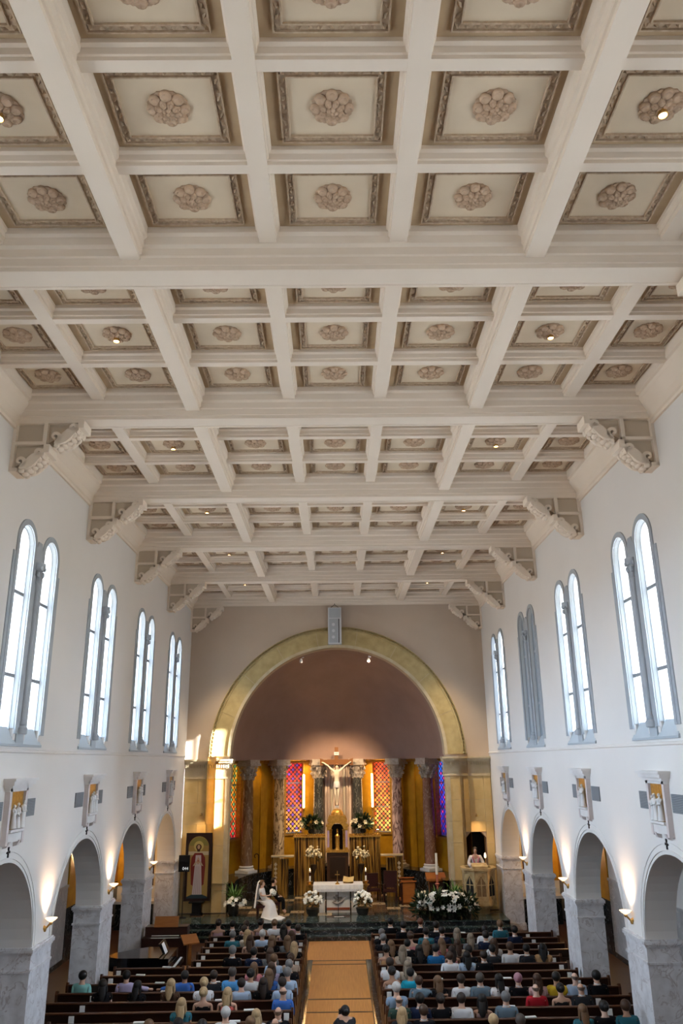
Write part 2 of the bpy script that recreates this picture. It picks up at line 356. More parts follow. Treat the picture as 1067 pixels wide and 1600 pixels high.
# ================================================================= windows: paired lancets
def put_w(s): return lambda p, q, d: (s*(XW-d), p, q)
wn = 0
for s in (-1, 1):
    for j in range(3, -4, -1):
        c = cenY(j); wn += 1; put = put_w(s)
        root = bpy.data.objects.new('window_%d' % wn, None); C.objects.link(root); struct(root)
        mb = MB()
        for o in (-.71, .71):                    # stone archivolt and jambs
            a = [(c+o+.53, 7.0)]+ring_pts(c+o, 10.89, .53, 0, pi, 20)+[(c+o-.53, 7.0)]
            b = [(c+o+.405, 7.0)]+ring_pts(c+o, 10.89, .405, 0, pi, 20)+[(c+o-.405, 7.0)]
            band(mb, a, b, put, -.02, .03)
            a2 = [(c+o+.40, 7.08)]+ring_pts(c+o, 10.89, .40, 0, pi, 20)+[(c+o-.40, 7.08)]
            b2 = [(c+o+.35, 7.08)]+ring_pts(c+o, 10.89, .35, 0, pi, 20)+[(c+o-.35, 7.08)]
            band(mb, a2, b2, put, -.16, -.085)
        mb.prism([(c-.19, 7.0), (c+.19, 7.0), (c+.19, 10.89), (c+.10, 11.1), (c-.10, 11.1), (c-.19, 10.89)], 'x', *sorted((s*(XW+.02), s*(XW-.025))))
        for o in (-1.30, 1.30): mb.box(*sorted((s*(XW+.02), s*(XW-.02))), c+o-.065, c+o+.065, 7.0, 10.6)
        mb.build('stone_frame', WSTONE, root)
        mb = MB()
        for o in (-.71, .71):                    # splayed pale reveal behind the frame
            a = [(c+o+.395, 7.1)]+ring_pts(c+o, 10.89, .395, 0, pi, 20)+[(c+o-.395, 7.1)]
            b = [(c+o+.36, 7.1)]+ring_pts(c+o, 10.89, .36, 0, pi, 20)+[(c+o-.36, 7.1)]
            vs = [put(p, q, -.005) for p, q in a]+[put(p, q, -.09) for p, q in b]; n = len(a)
            mb.add(vs, [(i, i+1, n+i+1, n+i) for i in range(n-1)])
        mb.build('reveal', WJAMB, root)
        mb = MB()
        for o in (-.71, .71):
            mb.add([put(c+o-.52, 6.80, .035), put(c+o+.52, 6.80, .035), put(c+o+.40, 7.13, -.12), put(c+o-.40, 7.13, -.12), put(c+o-.52, 6.76, .0), put(c+o+.52, 6.76, .0)],
                   [(0,1,2,3), (0,4,5,1)])
        mb.box(*sorted((s*(XW-.03), s*(XW+.02))), c-.20, c+.20, 6.80, 7.02)
        mb.prism([(s*(XW-.04), 6.75), (s*(XW+.0), 6.75), (s*(XW+.0), 6.83), (s*(XW-.04), 6.80)], 'y', c-1.24, c+1.24)
        mb.build('sill', WSILL, root)
        if True:                                 # portal: tells the renderer where the sky gets in
            li = bpy.data.lights.new('sky_portal', 'AREA'); li.shape = 'RECTANGLE'; li.size = 2.3; li.size_y = 4.3; li.cycles.is_portal = True
            po = bpy.data.objects.new('sky_portal', li); C.objects.link(po); po.parent = root; po.location = (s*(XW+.24), c, 9.15)
            po.rotation_euler = Vector((-s, 0, 0)).to_track_quat('-Z', 'Y').to_euler()
        # colonnette with base and leafy capital between the lancets
        mb = MB(); cx = s*(XW-.03)
        col = mb.lathe([(.13,7.0),(.13,7.12),(.09,7.16),(.10,7.2),(.065,7.26),(.06,10.15),(.08,10.18),(.065,10.22),(.09,10.32),(.12,10.42),(.10,10.46),(.15,10.56),(.15,10.62)], 12, (cx, c, 0)).build('colonnette', WSTONE, root, smooth=True)
        mb = MB()
        for k in range(6):
            a = 2*pi*k/6; mb.ball((cx+.11*cos(a), c+.11*sin(a), 10.36), (.045,.045,.07), 6, 4); mb.ball((cx+.13*cos(a+.5), c+.13*sin(a+.5), 10.50), (.04,.04,.06), 6, 4)
        mb.build('capital_leaves', WSTONE, col, smooth=True)
        # glazing: three panes a lancet with saddle bars
        zs = (7.1, 8.15, 9.85)
        for o in (-.71, .71):
            pm = CLEAR
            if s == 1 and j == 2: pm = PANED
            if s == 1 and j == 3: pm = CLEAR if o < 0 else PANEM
            x = s*(XW+.11); y0, y1 = c+o-.36, c+o+.36
            for z0, z1 in ((7.1, 8.13), (8.17, 9.83)):
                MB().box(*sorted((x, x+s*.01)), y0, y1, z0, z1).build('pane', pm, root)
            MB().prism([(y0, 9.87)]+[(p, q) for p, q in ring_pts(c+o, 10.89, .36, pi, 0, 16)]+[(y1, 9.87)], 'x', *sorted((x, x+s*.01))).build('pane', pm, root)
            for z in (8.15, 9.85): MB().box(*sorted((x-s*.02, x+s*.02)), y0, y1, z-.035, z+.035).build('glazing_bar', LEAD, root)
            if s == 1 and j in (2, 3): MB().box(*sorted((x-s*.03, x+s*.03)), c+o-.05, c+o+.05, 7.1, 11.24).build('glazing_bar', LEAD, root)

# unseen block added outside on the right: keeps the low sun off all but the last window
nw = struct(MB().box(45, 52, -40, 16.6, -6, 22.7).build('wall_neighbour_wing', TRAVL))
MB().prism([(44.5,22.7),(52.5,22.7),(48.5,24.2)], 'y', -40.3, 16.8).build('roof', SLAB, nw)
# ================================================================= ceiling
ceil = struct(MB().box(-XO, XO, YR, YC+.7, ZP+.02, ZP+.2).build('ceiling', CEIL))
def beam(name, prof, ax, pos, a, b, parent=None):
    """prof: half widths going up [(half,z)...] ; beam along ax"""
    poly = [(pos+h, z) for h, z in prof]+[(pos-h, z) for h, z in reversed(prof)]
    return MB().prism(poly, ax, a, b).build(name, CEIL, parent or ceil)
MAINP = [(.17,ZB+.015),(.175,ZB),(.23,ZB),(.23,ZB+.07),(.25,ZB+.08),(.25,ZB+.20),(.275,ZB+.22),(.275,ZB+.34),(.32,ZB+.38),(.33,ZB+.50),(.37,ZB+.54),(.37,ZP+.03)]
LONGP = [(.14,13.33),(.14,13.40),(.165,13.41),(.165,13.50),(.20,13.53),(.20,13.62),(.24,13.66),(.25,ZP+.03)]
RIBP = [(.125,13.56),(.125,13.63),(.145,13.64),(.15,13.71),(.175,13.74),(.175,ZP+.03)]
TRIBP = [(.078,13.566),(.078,13.62),(.10,13.63),(.11,13.71),(.145,13.74),(.145,ZP+.03)]
for k in range(-2, 6):
    y = beamY(k)
    if k == 5:
        poly = [(YC+.02, ZB+.1)]+[(y-h+.02, z) for h, z in MAINP[2:]]+[(YC+.02, ZP+.03)]
        MB().prism(poly, 'x', -XW, XW).build('beam', CEIL, ceil)
    else: beam('beam', MAINP, 'x', y, -XW, XW)
cols = [(-6.40,-5.01),(-4.76,-3.07),(-2.79,-1.07),(-.82,.82),(1.07,2.79),(3.07,4.76),(5.01,6.40)]
# coffer parts, one mesh for each width
def rosette_mesh():
    mb = MB(); oc = [(.255*cos(pi/8+pi/4*k), .255*sin(pi/8+pi/4*k)) for k in range(8)]
    mb.prism(oc, 'z', -.03, 0)
    def petal(r, a, z, sr, st, sz, cup):
        """cupped petal: ellipsoid with a hollow pressed into its crown"""
        n = len(mb.v); mb.ball((0,0,0), 1.0, 10, 8)
        for i in range(n, len(mb.v)):
            x, y, q = mb.v[i]; d = math.exp(-((x-.25)**2+y*y)/.16)
            q = q+(cup*d if q < 0 else 0)
            X = r+x*sr; Y = y*st; mb.v[i] = (X*cos(a)-Y*sin(a), X*sin(a)+Y*cos(a), z+q*sz)
    for k in range(8): petal(.185, pi/4*k, -.035, .078, .074, .058, .75)
    for k in range(8): petal(.105, pi/4*(k+.5), -.07, .055, .045, .055, .65)
    for k in range(5): petal(.045, 2*pi*k/5, -.10, .034, .030, .04, .4)
    mb.ball((0,0,-.125), .022, 8, 6)
    return mb.mesh('rosette', True)
def border_mesh(w, h):
    mb = MB(); t = .11
    def ring(a, b, z):
        A = [(-w/2+a,-h/2+a),(w/2-a,-h/2+a),(w/2-a,h/2-a),(-w/2+a,h/2-a)]; B = [(-w/2+b,-h/2+b),(w/2-b,-h/2+b),(w/2-b,h/2-b),(-w/2+b,h/2-b)]
        band(mb, A, B, lambda p, q, d: (p, q, d), 0, -z, True)
    ring(0, .018, .045); ring(t-.018, t, .045); ring(.018, t-.018, .012)
    def leaf(cx, cy, ang):
        c_, s_ = cos(ang), sin(ang); P = [(-.052,0),(-.01,.024),(.052,0),(-.01,-.024)]
        vs = [(cx+p*c_-q*s_, cy+p*s_+q*c_, -.01) for p, q in P]+[(cx-.004*c_, cy-.004*s_, -.055)]
        mb.add(vs, [(0,1,4),(1,2,4),(2,3,4),(3,0,4)])
    for L, horiz in ((w, True), (h, False)):
        n = int((L-2*t)/.098); st = (L-t)/n
        for i in range(n+1):
            u = -L/2+t/2+st*i; a = .62 if i % 2 else -.62
            for e in (-1, 1):
                if horiz: leaf(u, e*(h/2-t/2), a)
                else: leaf(e*(w/2-t/2), u, pi/2+a)
    return mb.mesh('border')
ROSM = rosette_mesh(); RD = 1.547-.16; cof = {}
for (a, b) in cols:
    w = round(b-a-.10, 3)
    if w not in cof:
        cof[w] = (MB().box(-w/2-.06, w/2+.06, -RD/2-.06, RD/2+.06, 0, .03).mesh('coffer_panel'), border_mesh(w-.30, RD-.30), MB().box(-w/2+.255, w/2-.255, -RD/2+.255, RD/2-.255, -.012, 0).mesh('inner_panel'))
lamp_pos = []
for k in range(-1, 5):
    ya = beamY(k)+.23; yb = beamY(k+1)-.23
    for s in (-1, 1):
        beam('longitudinal_beam', LONGP, 'y', s*2.93, ya-.02, yb+.02)
        beam('rib', RIBP, 'y', s*.945, ya-.02, yb+.02); beam('rib', RIBP, 'y', s*4.885, ya-.02, yb+.02)
        MB().prism([(s*XW, 12.98), (s*(XW-.05), 12.98), (s*(XW-.05), 13.05), (s*(XW-.09), 13.08), (s*(XW-.11), 13.24), (s*(XW-.26), 13.48), (s*(XW-.28), 13.56), (s*(XW-.33), 13.58), (s*(XW-.35), ZP+.03), (s*XW, ZP+.03)], 'y', ya-.1, yb+.1).build('cornice', CEIL, ceil)
    for i in (1, 2):
        y = ya+1.547*i
        for a, b in cols: beam('rib', TRIBP, 'x', y, a-.05, b+.05)
    for i in range(3):
        y = ya+1.547*(i+.5)
        for ci, (a, b) in enumerate(cols):
            w = round(b-a-.10, 3); pm, bm_, im = cof[w]; x = (a+b)/2
            p = link('coffer_panel', pm, TANP, ceil, (x, y, ZP))
            link('inner_panel', im, CREAMP, p); link('border', bm_, BORDER, p); r = link('rosette', ROSM, ROSE, p, rz=0)
            if i == 1 and ci in (1, 5): lamp_pos.append((x, y, k))
for x, y, k in lamp_pos:
    side = 'left' if x < 0 else 'right'
    t = thing('downlight', 'small recessed warm downlight in ceiling rosette, %s side, %s bay from the organ loft' % (side, ORD[k+2]), 'downlight', (x, y, ZP-.16), group='ceiling downlights')
    MB().lathe([(.055,.05),(.062,-.01),(.05,-.015),(.045,.02)], 14, cap=False).build('trim_ring', BRASS, t, smooth=True)
    MB().lathe([(.001,0),(.046,0),(.046,.012),(.001,.012)], 14).build('lens', LAMPG, t)
    li = bpy.data.lights.new('downlight_beam', 'SPOT'); li.energy = 60; li.color = (1,.78,.55); li.spot_size = 1.3; li.shadow_soft_size = .05
    lo = bpy.data.objects.new('downlight_beam', li); C.objects.link(lo); lo.parent = t; lo.location = (0,0,-.03)
    if k >= 3:                                   # the last two bays are turned towards the sanctuary
        aim = Vector((x*1.42, YC, 3.4)) if k == 4 else Vector((x*.25, 36.0, .8))
        li.energy = 1300; li.spot_size = .75 if k == 4 else .6; li.spot_blend = 1; li.color = (1,.76,.46)
        lo.rotation_euler = (aim-Vector((x, y, ZP-.2))).to_track_quat('-Z','Y').to_euler()

# carved brackets under the beams
def scroll(mb, pts, th, w):
    """ribbon following pts (x,z), thickness th, width w in y, with three raised flutes"""
    P = [Vector((p[0], p[1])) for p in pts]; n = len(P); L_ = []; R_ = []
    for i, p in enumerate(P):
        t = (P[min(i+1,n-1)]-P[max(i-1,0)]).normalized(); q = Vector((-t.y, t.x)); k = th[i] if isinstance(th, list) else th
        L_.append(p+q*k); R_.append(p-q*k)
    ys = [-w, -w*.72, -w*.62, -w*.25, -w*.15, w*.15, w*.25, w*.62, w*.72, w]; hi = [1,1,.4,.4,1,1,.4,.4,1,1]
    vs = []
    for i in range(n):
        for y, h in zip(ys, hi): vs.append((R_[i].x+(P[i]-R_[i]).x*(1-h)*.9, y, R_[i].y+(P[i]-R_[i]).y*(1-h)*.9))
        vs += [(L_[i].x, w, L_[i].y), (L_[i].x, -w, L_[i].y)]
    m = len(ys)+2; fs = []
    for i in range(n-1):
        for k in range(m): fs.append((i*m+k, i*m+(k+1)%m, (i+1)*m+(k+1)%m, (i+1)*m+k))
    fs += [tuple(range(m)), tuple((n-1)*m+k for k in range(m-1,-1,-1))]
    mb.add(vs, fs)
def spiral(cx, cz, r0, r1, a0, a1, n=14): return [(cx+(r0+(r1-r0)*i/n)*cos(a0+(a1-a0)*i/n), cz+(r0+(r1-r0)*i/n)*sin(a0+(a1-a0)*i/n)) for i in range(n+1)]
def make_bracket():
    # local: x = distance out from the wall, z below beam soffit (0 = soffit), y along nave
    r = bpy.data.objects.new('bracket', None); C.objects.link(r)
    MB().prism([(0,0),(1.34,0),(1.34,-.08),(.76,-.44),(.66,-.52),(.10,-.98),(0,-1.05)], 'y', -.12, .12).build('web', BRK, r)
    mb = MB()
    for x0, x1, z0, z1 in ((0,1.42,-.07,0),(0,.07,-1.10,0),(0,.70,-.54,-.47),(.62,.70,-.54,0),(0,.16,-1.12,-1.04)): mb.box(x0, x1, -.22, .22, z0, z1)
    mb.build('panel_frame', CEIL, r)
    for nm, ox, oz in (('upper', .72, -.52), ('lower', .06, -1.06)):
        mb = MB()
        S1 = spiral(.15, .17, .02, .115, 3.6*pi, 1.55*pi, 22)
        S2 = [(.17+.40*t, .05+.27*t-.03*sin(t*2*pi)) for t in [i/10 for i in range(1, 11)]]
        S3 = spiral(.50, .36, .09, .015, -.25*pi, 2.1*pi, 20)
        th = [.016+.03*i/22 for i in range(23)]+[.05+.05*sin(pi*i/9) for i in range(10)]+[.045-.03*i/20 for i in range(21)]
        scroll(mb, [(ox+x, oz+z-.02) for x, z in S1+S2+S3], th, .235)
        sc = mb.build('scroll', CEIL, r)
        mb = MB()
        for i in range(5): mb.ball((ox+.20+.085*i, 0, oz-.03+.062*i), (.075,.09+.03*(i%2),.06), 8, 6)
        for y in (-.13, .13):
            for i in range(4): mb.ball((ox+.18+.11*i, y*1.25, oz-.02+.075*i), (.065,.05,.065), 8, 6)
        mb.build('acanthus', CEIL, sc, smooth=True)
        mb = MB()
        mb.box(ox+.60, ox+.72, -.24, .24, oz+.34, oz+.52); mb.box(ox+.56, ox+.62, -.21, .21, oz+.32, oz+.44)
        mb.build('end_block', CEIL, r)
    return r
BR = make_bracket(); first = True
for k in range(0, 6):
    for s in (-1, 1):
        y = beamY(k)-(0 if k < 5 else .06)
        b = BR if first else dup(BR); first = False
        b.location = (s*XW, y, ZB); b.rotation_euler[2] = 0 if s < 0 else pi
        tag(b, 'carved white scroll bracket on %s wall under %s ceiling beam from the organ loft' % ('left' if s < 0 else 'right', ORD[k+1]), 'bracket', 'scroll brackets under the beams')

# ================================================================= rear wall behind the loft, aisle shells
rw = struct(MB().box(-XO, XO, YR-.3, YR, 0, ZP+.1).build('wall_rear', PLASTER))
wr = bpy.data.objects.new('window_20', None); C.objects.link(wr); struct(wr)  # added glowing round window, unseen behind the camera, to light the nave
MB().prism(ring_pts(0, 10.0, 2.3, 0, 2*pi, 40)[:-1], 'y', YR, YR+.03).build('pane', PANE_ADDED, wr)
mb = MB(); band(mb, ring_pts(0, 10.0, 2.3, 0, 2*pi, 40), ring_pts(0, 10.0, 2.55, 0, 2*pi, 40), lambda p, q, d: (p, d, q), YR, YR+.12)
for k in range(8): a = pi*k/8; mb.tube([(2.3*cos(a), YR+.05, 10+2.3*sin(a)), (-2.3*cos(a), YR+.05, 10-2.3*sin(a))], .05, 6)
mb.build('stone_frame', WSTONE, wr)
for side, s in (('left', -1), ('right', 1)):
    aw = struct(MB().box(*sorted((s*XA, s*(XA+.2))), YR, YC+.6, 0, 5.6).build('wall_aisle_'+side, PLASTER))
    for i in range(11):
        y = 13.0+1.5*i
        if y > 28: break
        MB().box(*sorted((s*XA, s*(XA-.04))), y+.008, y+1.492, .16, 2.36).build('stone_panel', SLAB, aw)
    MB().box(*sorted((s*XA, s*(XA-.07))), 13, 29.5, 2.36, 2.44).build('cap_molding', SLAB, aw)
    MB().box(*sorted((s*XA, s*(XA-.06))), 13, 29.5, 0, .16).build('baseboard', DARKM, aw)
    MB().box(*sorted((s*XA, s*(XA-.05))), 29.5, YC+.6, 1.7, 5.5).build('gold_panel', GOLD, aw)
    MB().box(*sorted((s*XA, s*(XA-.05))), 29.5, YC+.6, 0, 1.7).build('dark_dado', DARKM, aw)
    struct(MB().box(*sorted((s*XO, s*XA)), YR, YC+.6, 5.3, 5.6).build('ceiling_aisle_'+side, PLASTER))
    struct(MB().box(*sorted((s*XO, s*(XA+.2))), YR-.3, YR, 0, 5.6).build('wall_aisle_rear_'+side, PLASTER))
    ew = struct(MB().box(*sorted((s*(XW+.3), s*(XA+.2))), YC+.5, YC+.8, 0, 5.6).build('wall_chapel_'+side, PLASTER))
    MB().box(*sorted((s*(XO+.05), s*(XA-.05))), YC+.44, YC+.5, 1.5, 5.4).build('gold_panel', GOLD, ew)
    mb = MB(); cx = s*(XO+XA)/2
    mb.prism([(cx-.55, 1.5), (cx+.55, 1.5), (cx+.55, 3.1)]+ring_pts(cx, 3.1, .55, 0, pi, 16)[1:-1]+[(cx-.55, 3.1)], 'y', YC+.42, YC+.445); mb.build('dark_niche', RED, ew)
    mb = MB(); band(mb, [(cx-.55,1.5)]+ring_pts(cx, 3.1, .55, pi, 0, 16)+[(cx+.55,1.5)], [(cx-.68,1.5)]+ring_pts(cx, 3.1, .68, pi, 0, 16)+[(cx+.68,1.5)], lambda p, q, d: (p, d, q), YC+.36, YC+.46); mb.build('niche_surround', TRAVL, ew)
    t = thing('side_altar', 'marble side altar in the gold chapel at the end of the %s aisle' % side, 'altar', (cx, YC-.15, 0))
    mb = MB(); mb.box(-.75,.75,-.35,.35,0,.95).build('body', DARKM, t); MB().box(-.85,.85,-.42,.42,.95,1.05).build('mensa', WHITEM, t)
    t = thing('wall_lamp', 'lit brass lamp in the gold chapel of the %s aisle' % side, 'lamp', (s*(XA-.06), 33.4, 2.75))
    MB().lathe([(.03,0),(.06,.05),(.16,.14),(.17,.16),(.14,.15),(.02,.06)], 14, (-s*.2,0,0)).build('bowl', SHELL, t, smooth=True)
    MB().tube([(0,0,.02),(-s*.1,0,-.06),(-s*.2,0,0)], .018).build('arm', BRASS, t)
    li = bpy.data.lights.new('lamp_bulb', 'POINT'); li.energy = 110; li.color = (1,.66,.34); li.shadow_soft_size = .06
    lo = bpy.data.objects.new('lamp_bulb', li); C.objects.link(lo); lo.parent = t; lo.location = (-s*.22,0,.28)

# ================================================================= chancel wall and arch
RI, RO, ZA = 4.68, 5.58, 6.62
holes = [dict(s0=-RI, s1=RI, lo=lambda s: 0, hi=lambda s: ZA+sqrt(max(0, RI*RI-s*s))),
         dict(s0=5.40, s1=6.25, lo=lambda s: 1.0, hi=lambda s: 3.2+min(.26, 1.2*max(0, min(s-5.40, 6.25-s)+.03)))]
ss = sorted(set([round(x, 5) for x in [-7.29, 7.29]+arc_s(0, RI, 64)+[5.40, 5.45, 5.6, 5.8, 6.05, 6.2, 6.25]]))
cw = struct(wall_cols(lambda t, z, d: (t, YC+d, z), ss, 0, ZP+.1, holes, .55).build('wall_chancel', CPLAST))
mb = MB(); mb.box(5.2, 6.45, YC+1.3, YC+1.35, .9, 3.6); mb.box(5.2, 5.25, YC+.54, YC+1.3, .9, 3.6); mb.box(6.4, 6.45, YC+.54, YC+1.3, .9, 3.6); mb.box(5.2, 6.45, YC+.54, YC+1.3, 3.55, 3.6); mb.box(5.2, 6.45, YC+.54, YC+1.3, .9, .95)
mb.build('pulpit_niche', BLACK, cw)
# travertine facing below the cornice, in courses of slabs
for s in (-1, 1):
    zc = [ZS, 1.35, 2.2, 3.05, 3.9, 4.75, 5.72]
    for i in range(6):
        xs = [4.70, 5.32, 6.0, 6.58] if i % 2 else [4.70, 5.65, 6.58]
        if s > 0: xs = [4.70, 5.385, 6.265, 6.58]
        for a, b in zip(xs[:-1], xs[1:]):
            if s > 0 and a == 5.385 and 1.2 < zc[i+1] < 3.95:
                if i == 3: MB().box(a+.004, b-.004, YC-.05, YC, 3.48, zc[i+1]-.004).build('stone_slab', TRAV, cw)
                continue
            x0, x1 = sorted((s*a, s*b))
            MB().box(x0+.004, x1-.004, YC-.05, YC+.0, zc[i]+.004, zc[i+1]-.004).build('stone_slab', TRAV, cw)
    # pale jamb of the chancel opening
    for a in range(6):
        x0, x1 = sorted((s*(RI-.02), s*(RI+.16))); MB().box(x0, x1, YC-.075, YC+.58, zc[a]+.003, zc[a+1]-.003).build('jamb_block', TRAVL, cw)
    mb = MB(); X0, X1 = sorted((s*(RI-.05), s*6.6))
    for z0, z1, e in ((5.72,5.78,.09),(5.78,6.12,.06),(6.12,6.16,.10),(6.30,6.36,.15),(6.36,6.44,.22),(6.44,6.52,.27)): mb.box(X0-(.0 if s < 0 else e*.4), X1+(e*.4 if s < 0 else 0), YC-e, YC+.58, z0, z1)
    mb.box(X0, X1, YC-.09, YC+.58, 6.16, 6.30)
    cor = mb.build('cornice', TRAVL, cw)
    n = 20
    for i in range(n): MB().box(X0+.03+(X1-X0-.06)*i/n, X0+.03+(X1-X0-.06)*(i+.55)/n, YC-.155, YC-.08, 6.17, 6.29).build('dentil', TRAVL, cor)
# archivolt
mb = MB(); put = lambda p, q, d: (p, YC-d, q)
def arc_band(r0, r1, d, m, nm, seg=64):
    mb = MB(); band(mb, ring_pts(0, ZA, r0, 0, pi, seg), ring_pts(0, ZA, r1, 0, pi, seg), put, -.02, d); return mb.build(nm, m, cw)
av = 9
for i in range(av):                                   # voussoirs
    a0, a1 = pi*i/av+.0012, pi*(i+1)/av-.0012
    mb = MB(); band(mb, ring_pts(0, ZA, RI+.10, a0, a1, 10), ring_pts(0, ZA, RO-.16, a0, a1, 10), put, -.02, .07); mb.build('voussoir', ARCHM, cw)
arc_band(RI-.03, RI+.10, .12, TRAVL, 'archivolt_bead'); arc_band(RO-.17, RO-.11, .11, ARCHM, 'archivolt_bead'); rim = arc_band(RO-.03, RO, .16, ARCHM, 'archivolt_rim'); arc_band(RO-.11, RO-.03, .05, ARCHM, 'archivolt_fillet')
dm = MB().box(-.022, .022, -.10, 0, -.04, .04).mesh('dentil')
for i in range(110):
    a = pi*(i+.5)/110; o = link('dentil', dm, ARCHM, rim, ((RO-.07)*cos(a), YC-.05, ZA+(RO-.07)*sin(a))); o.rotation_euler[1] = pi/2-a
mb = MB(); band(mb, ring_pts(0, ZA, RI, 0, pi, 64), ring_pts(0, ZA, RI-.03, 0, pi, 64), put, -.57, .10); mb.build('intrados', TRAVL, cw)

# ================================================================= apse
AY = YC+.55; AZ = 6.55
RWALL = 5.30
def apt(th, r, z): return (r*sin(th), AY+r*cos(th), z)
D2R = pi/180
aw_deg = {-64: .40, -24: .44, 24: .44, 64: .40}
holes = []; ss = [radians(a) for a in range(-100, 101, 4)]
for a, hw in aw_deg.items():
    t = radians(a); h = hw/RWALL
    holes.append(dict(s0=t-h, s1=t+h, lo=lambda s: 3.05, hi=lambda s: 6.5)); ss += [t-h, t+h]
ss = sorted(set(round(x, 5) for x in ss))
apse = struct(wall_cols(lambda t, z, d: apt(t, RWALL+d, z), ss, ZS-.1, AZ+.1, holes, .35).build('wall_apse', GOLD))
mb = MB(); mb.lathe([(RWALL-.001, 6.3), (RWALL-.10, 6.34), (RWALL-.12, 6.42), (RWALL-.2, 6.5)], 48, (0, AY, 0), -10*D2R, 190*D2R); mb.build('gold_cornice', GILT, apse)
# strips of pilaster on the gold wall
for a in (-52, -44, -36, -12, 12, 36, 44, 52):
    t = radians(a); o = MB().box(-.10, .10, -.07, .02, 1.6, 6.35).build('wall_pilaster', GOLD, apse); o.location = apt(t, RWALL, 0); o.rotation_euler[2] = -t
cv = MB()                                              # conch: half dome
vs = []; fs = []; nu, nv = 64, 28
for j in range(nv+1):
    for i in range(nu+1):
        a = pi*i/nu; e = pi/2*j/nv; vs.append((RI*cos(a)*cos(e), AY-.02+RI*sin(a)*cos(e), AZ+RI*sin(e)*1.01))
for j in range(nv):
    for i in range(nu): fs.append((j*(nu+1)+i, j*(nu+1)+i+1, (j+1)*(nu+1)+i+1, (j+1)*(nu+1)+i))
cv.add(vs, fs)
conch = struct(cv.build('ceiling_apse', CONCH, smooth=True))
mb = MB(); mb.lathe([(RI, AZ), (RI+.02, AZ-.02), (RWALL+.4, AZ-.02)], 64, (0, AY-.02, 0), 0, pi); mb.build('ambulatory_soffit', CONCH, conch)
mb = MB(); mb.lathe([(RI-.03, AZ+.03), (RI-.03, AZ-.10), (RI+.5, AZ-.10), (RI+.5, AZ-.02)], 64, (0, AY-.02, 0), 0, pi); mb.build('entablature', CONCH, conch)
# podium for the columns
PZ = 1.62
pod = struct(MB().lathe([(4.42, 0), (4.42, PZ-.06), (4.36, PZ-.05), (4.36, PZ), (RWALL, PZ), (RWALL, 0)], 48, (0, AY, ZS-.01-.51+.0), -8*D2R, 188*D2R).build('trim_1', DARKM))
pod.location.z = 0
# stained windows in the apse
SG = {-64: stained('stained_amber', (.9,.55,.05), (1,.28,.02), (.9,.03,.05), (.02,.45,.2), .75),
      -24: stained('stained_red', (.9,.012,.02), (1,.07,.03), (1,.50,.10), (.16,.06,.6), .85),
      24: stained('stained_orange', (1,.07,.02), (1,.30,.03), (1,.62,.13), (.9,.06,.03), 1.0),
      64: stained('stained_blue', (.03,.2,.9), (.06,.04,.7), (.02,.02,.35), (.75,.02,.12), .8)}
for k, (a, hw) in enumerate(aw_deg.items()):
    t = radians(a); root = bpy.data.objects.new('window_%d' % (15+k), None); C.objects.link(root); struct(root); root.location = apt(t, RWALL+.2, 3.05); root.rotation_euler[2] = -t
    MB().box(-hw, hw, 0, .02, .04, 1.16).build('pane', SG[a], root); MB().box(-hw, hw, 0, .02, 1.20, 2.30).build('pane', SG[a], root); MB().box(-hw, hw, 0, .02, 2.34, 3.45).build('pane', SG[a], root)
    mb = MB()
    for z in (.02, 1.18, 2.32): mb.box(-hw, hw, -.02, .03, z-.02, z+.02)
    mb.build('glazing_bars', LEAD, root)
    mb = MB(); mb.box(-hw-.08, -hw, -.24, .05, 0, 3.45); mb.box(hw, hw+.08, -.24, .05, 0, 3.45); mb.box(-hw-.08, hw+.08, -.26, .05, -.08, 0); mb.build('frame', GILT, root)
# columns
def col_mat(n, c, c2, v, sc=(3,3,.8), w=.05): return mat(n, c, .22, spec=.5, var=(c2, (3,3,1.2), 6, .22), vein=(v, sc, w))
CM = [col_mat('col_brown', (.17,.085,.04), (.28,.16,.085), (.40,.27,.16), (3,3,.8), .03), col_mat('col_breccia', (.60,.46,.28), (.42,.29,.16), (.05,.022,.012), (6,6,1.5), .075),
      col_mat('col_dark', (.03,.032,.03), (.06,.06,.055), (.24,.23,.2), (4,4,2), .02), col_mat('col_dark2', (.03,.032,.03), (.06,.06,.055), (.24,.23,.2), (4,4,2), .02),
      col_mat('col_rose', (.62,.44,.38), (.45,.30,.27), (.07,.03,.03), (5.5,5.5,1.3), .075), col_mat('col_red', (.20,.085,.05), (.30,.15,.10), (.42,.27,.2), (6,6,2), .03)]
CAPM = mat('capital_stone', (.50,.43,.36), .6, var=((.34,.27,.21), 12, 3, .3))
shaft = MB().lathe([(.285,.30),(.27,.36),(.27,.9),(.262,2.4),(.235,3.92),(.25,3.95),(.25,3.99)], 28).mesh('shaft', True)
base = MB().box(-.36,.36,-.36,.36,0,.10).lathe([(.36,.10),(.37,.14),(.35,.18),(.31,.20),(.31,.23),(.33,.25),(.31,.29),(.285,.30)], 28).mesh('base', True)
cap = MB().lathe([(.24,3.99),(.25,4.05),(.25,4.3),(.30,4.5),(.36,4.58)], 24)
cap.prism([(.42,.42),(.15,.36),(-.15,.36),(-.42,.42),(-.36,.15),(-.36,-.15),(-.42,-.42),(-.15,-.36),(.15,-.36),(.42,-.42),(.36,-.15),(.36,.15)][::-1], 'z', 4.58, 4.68); cap.box(-.38,.38,-.38,.38,4.68,4.86)
capb = cap.mesh('capital')
lf = MB()
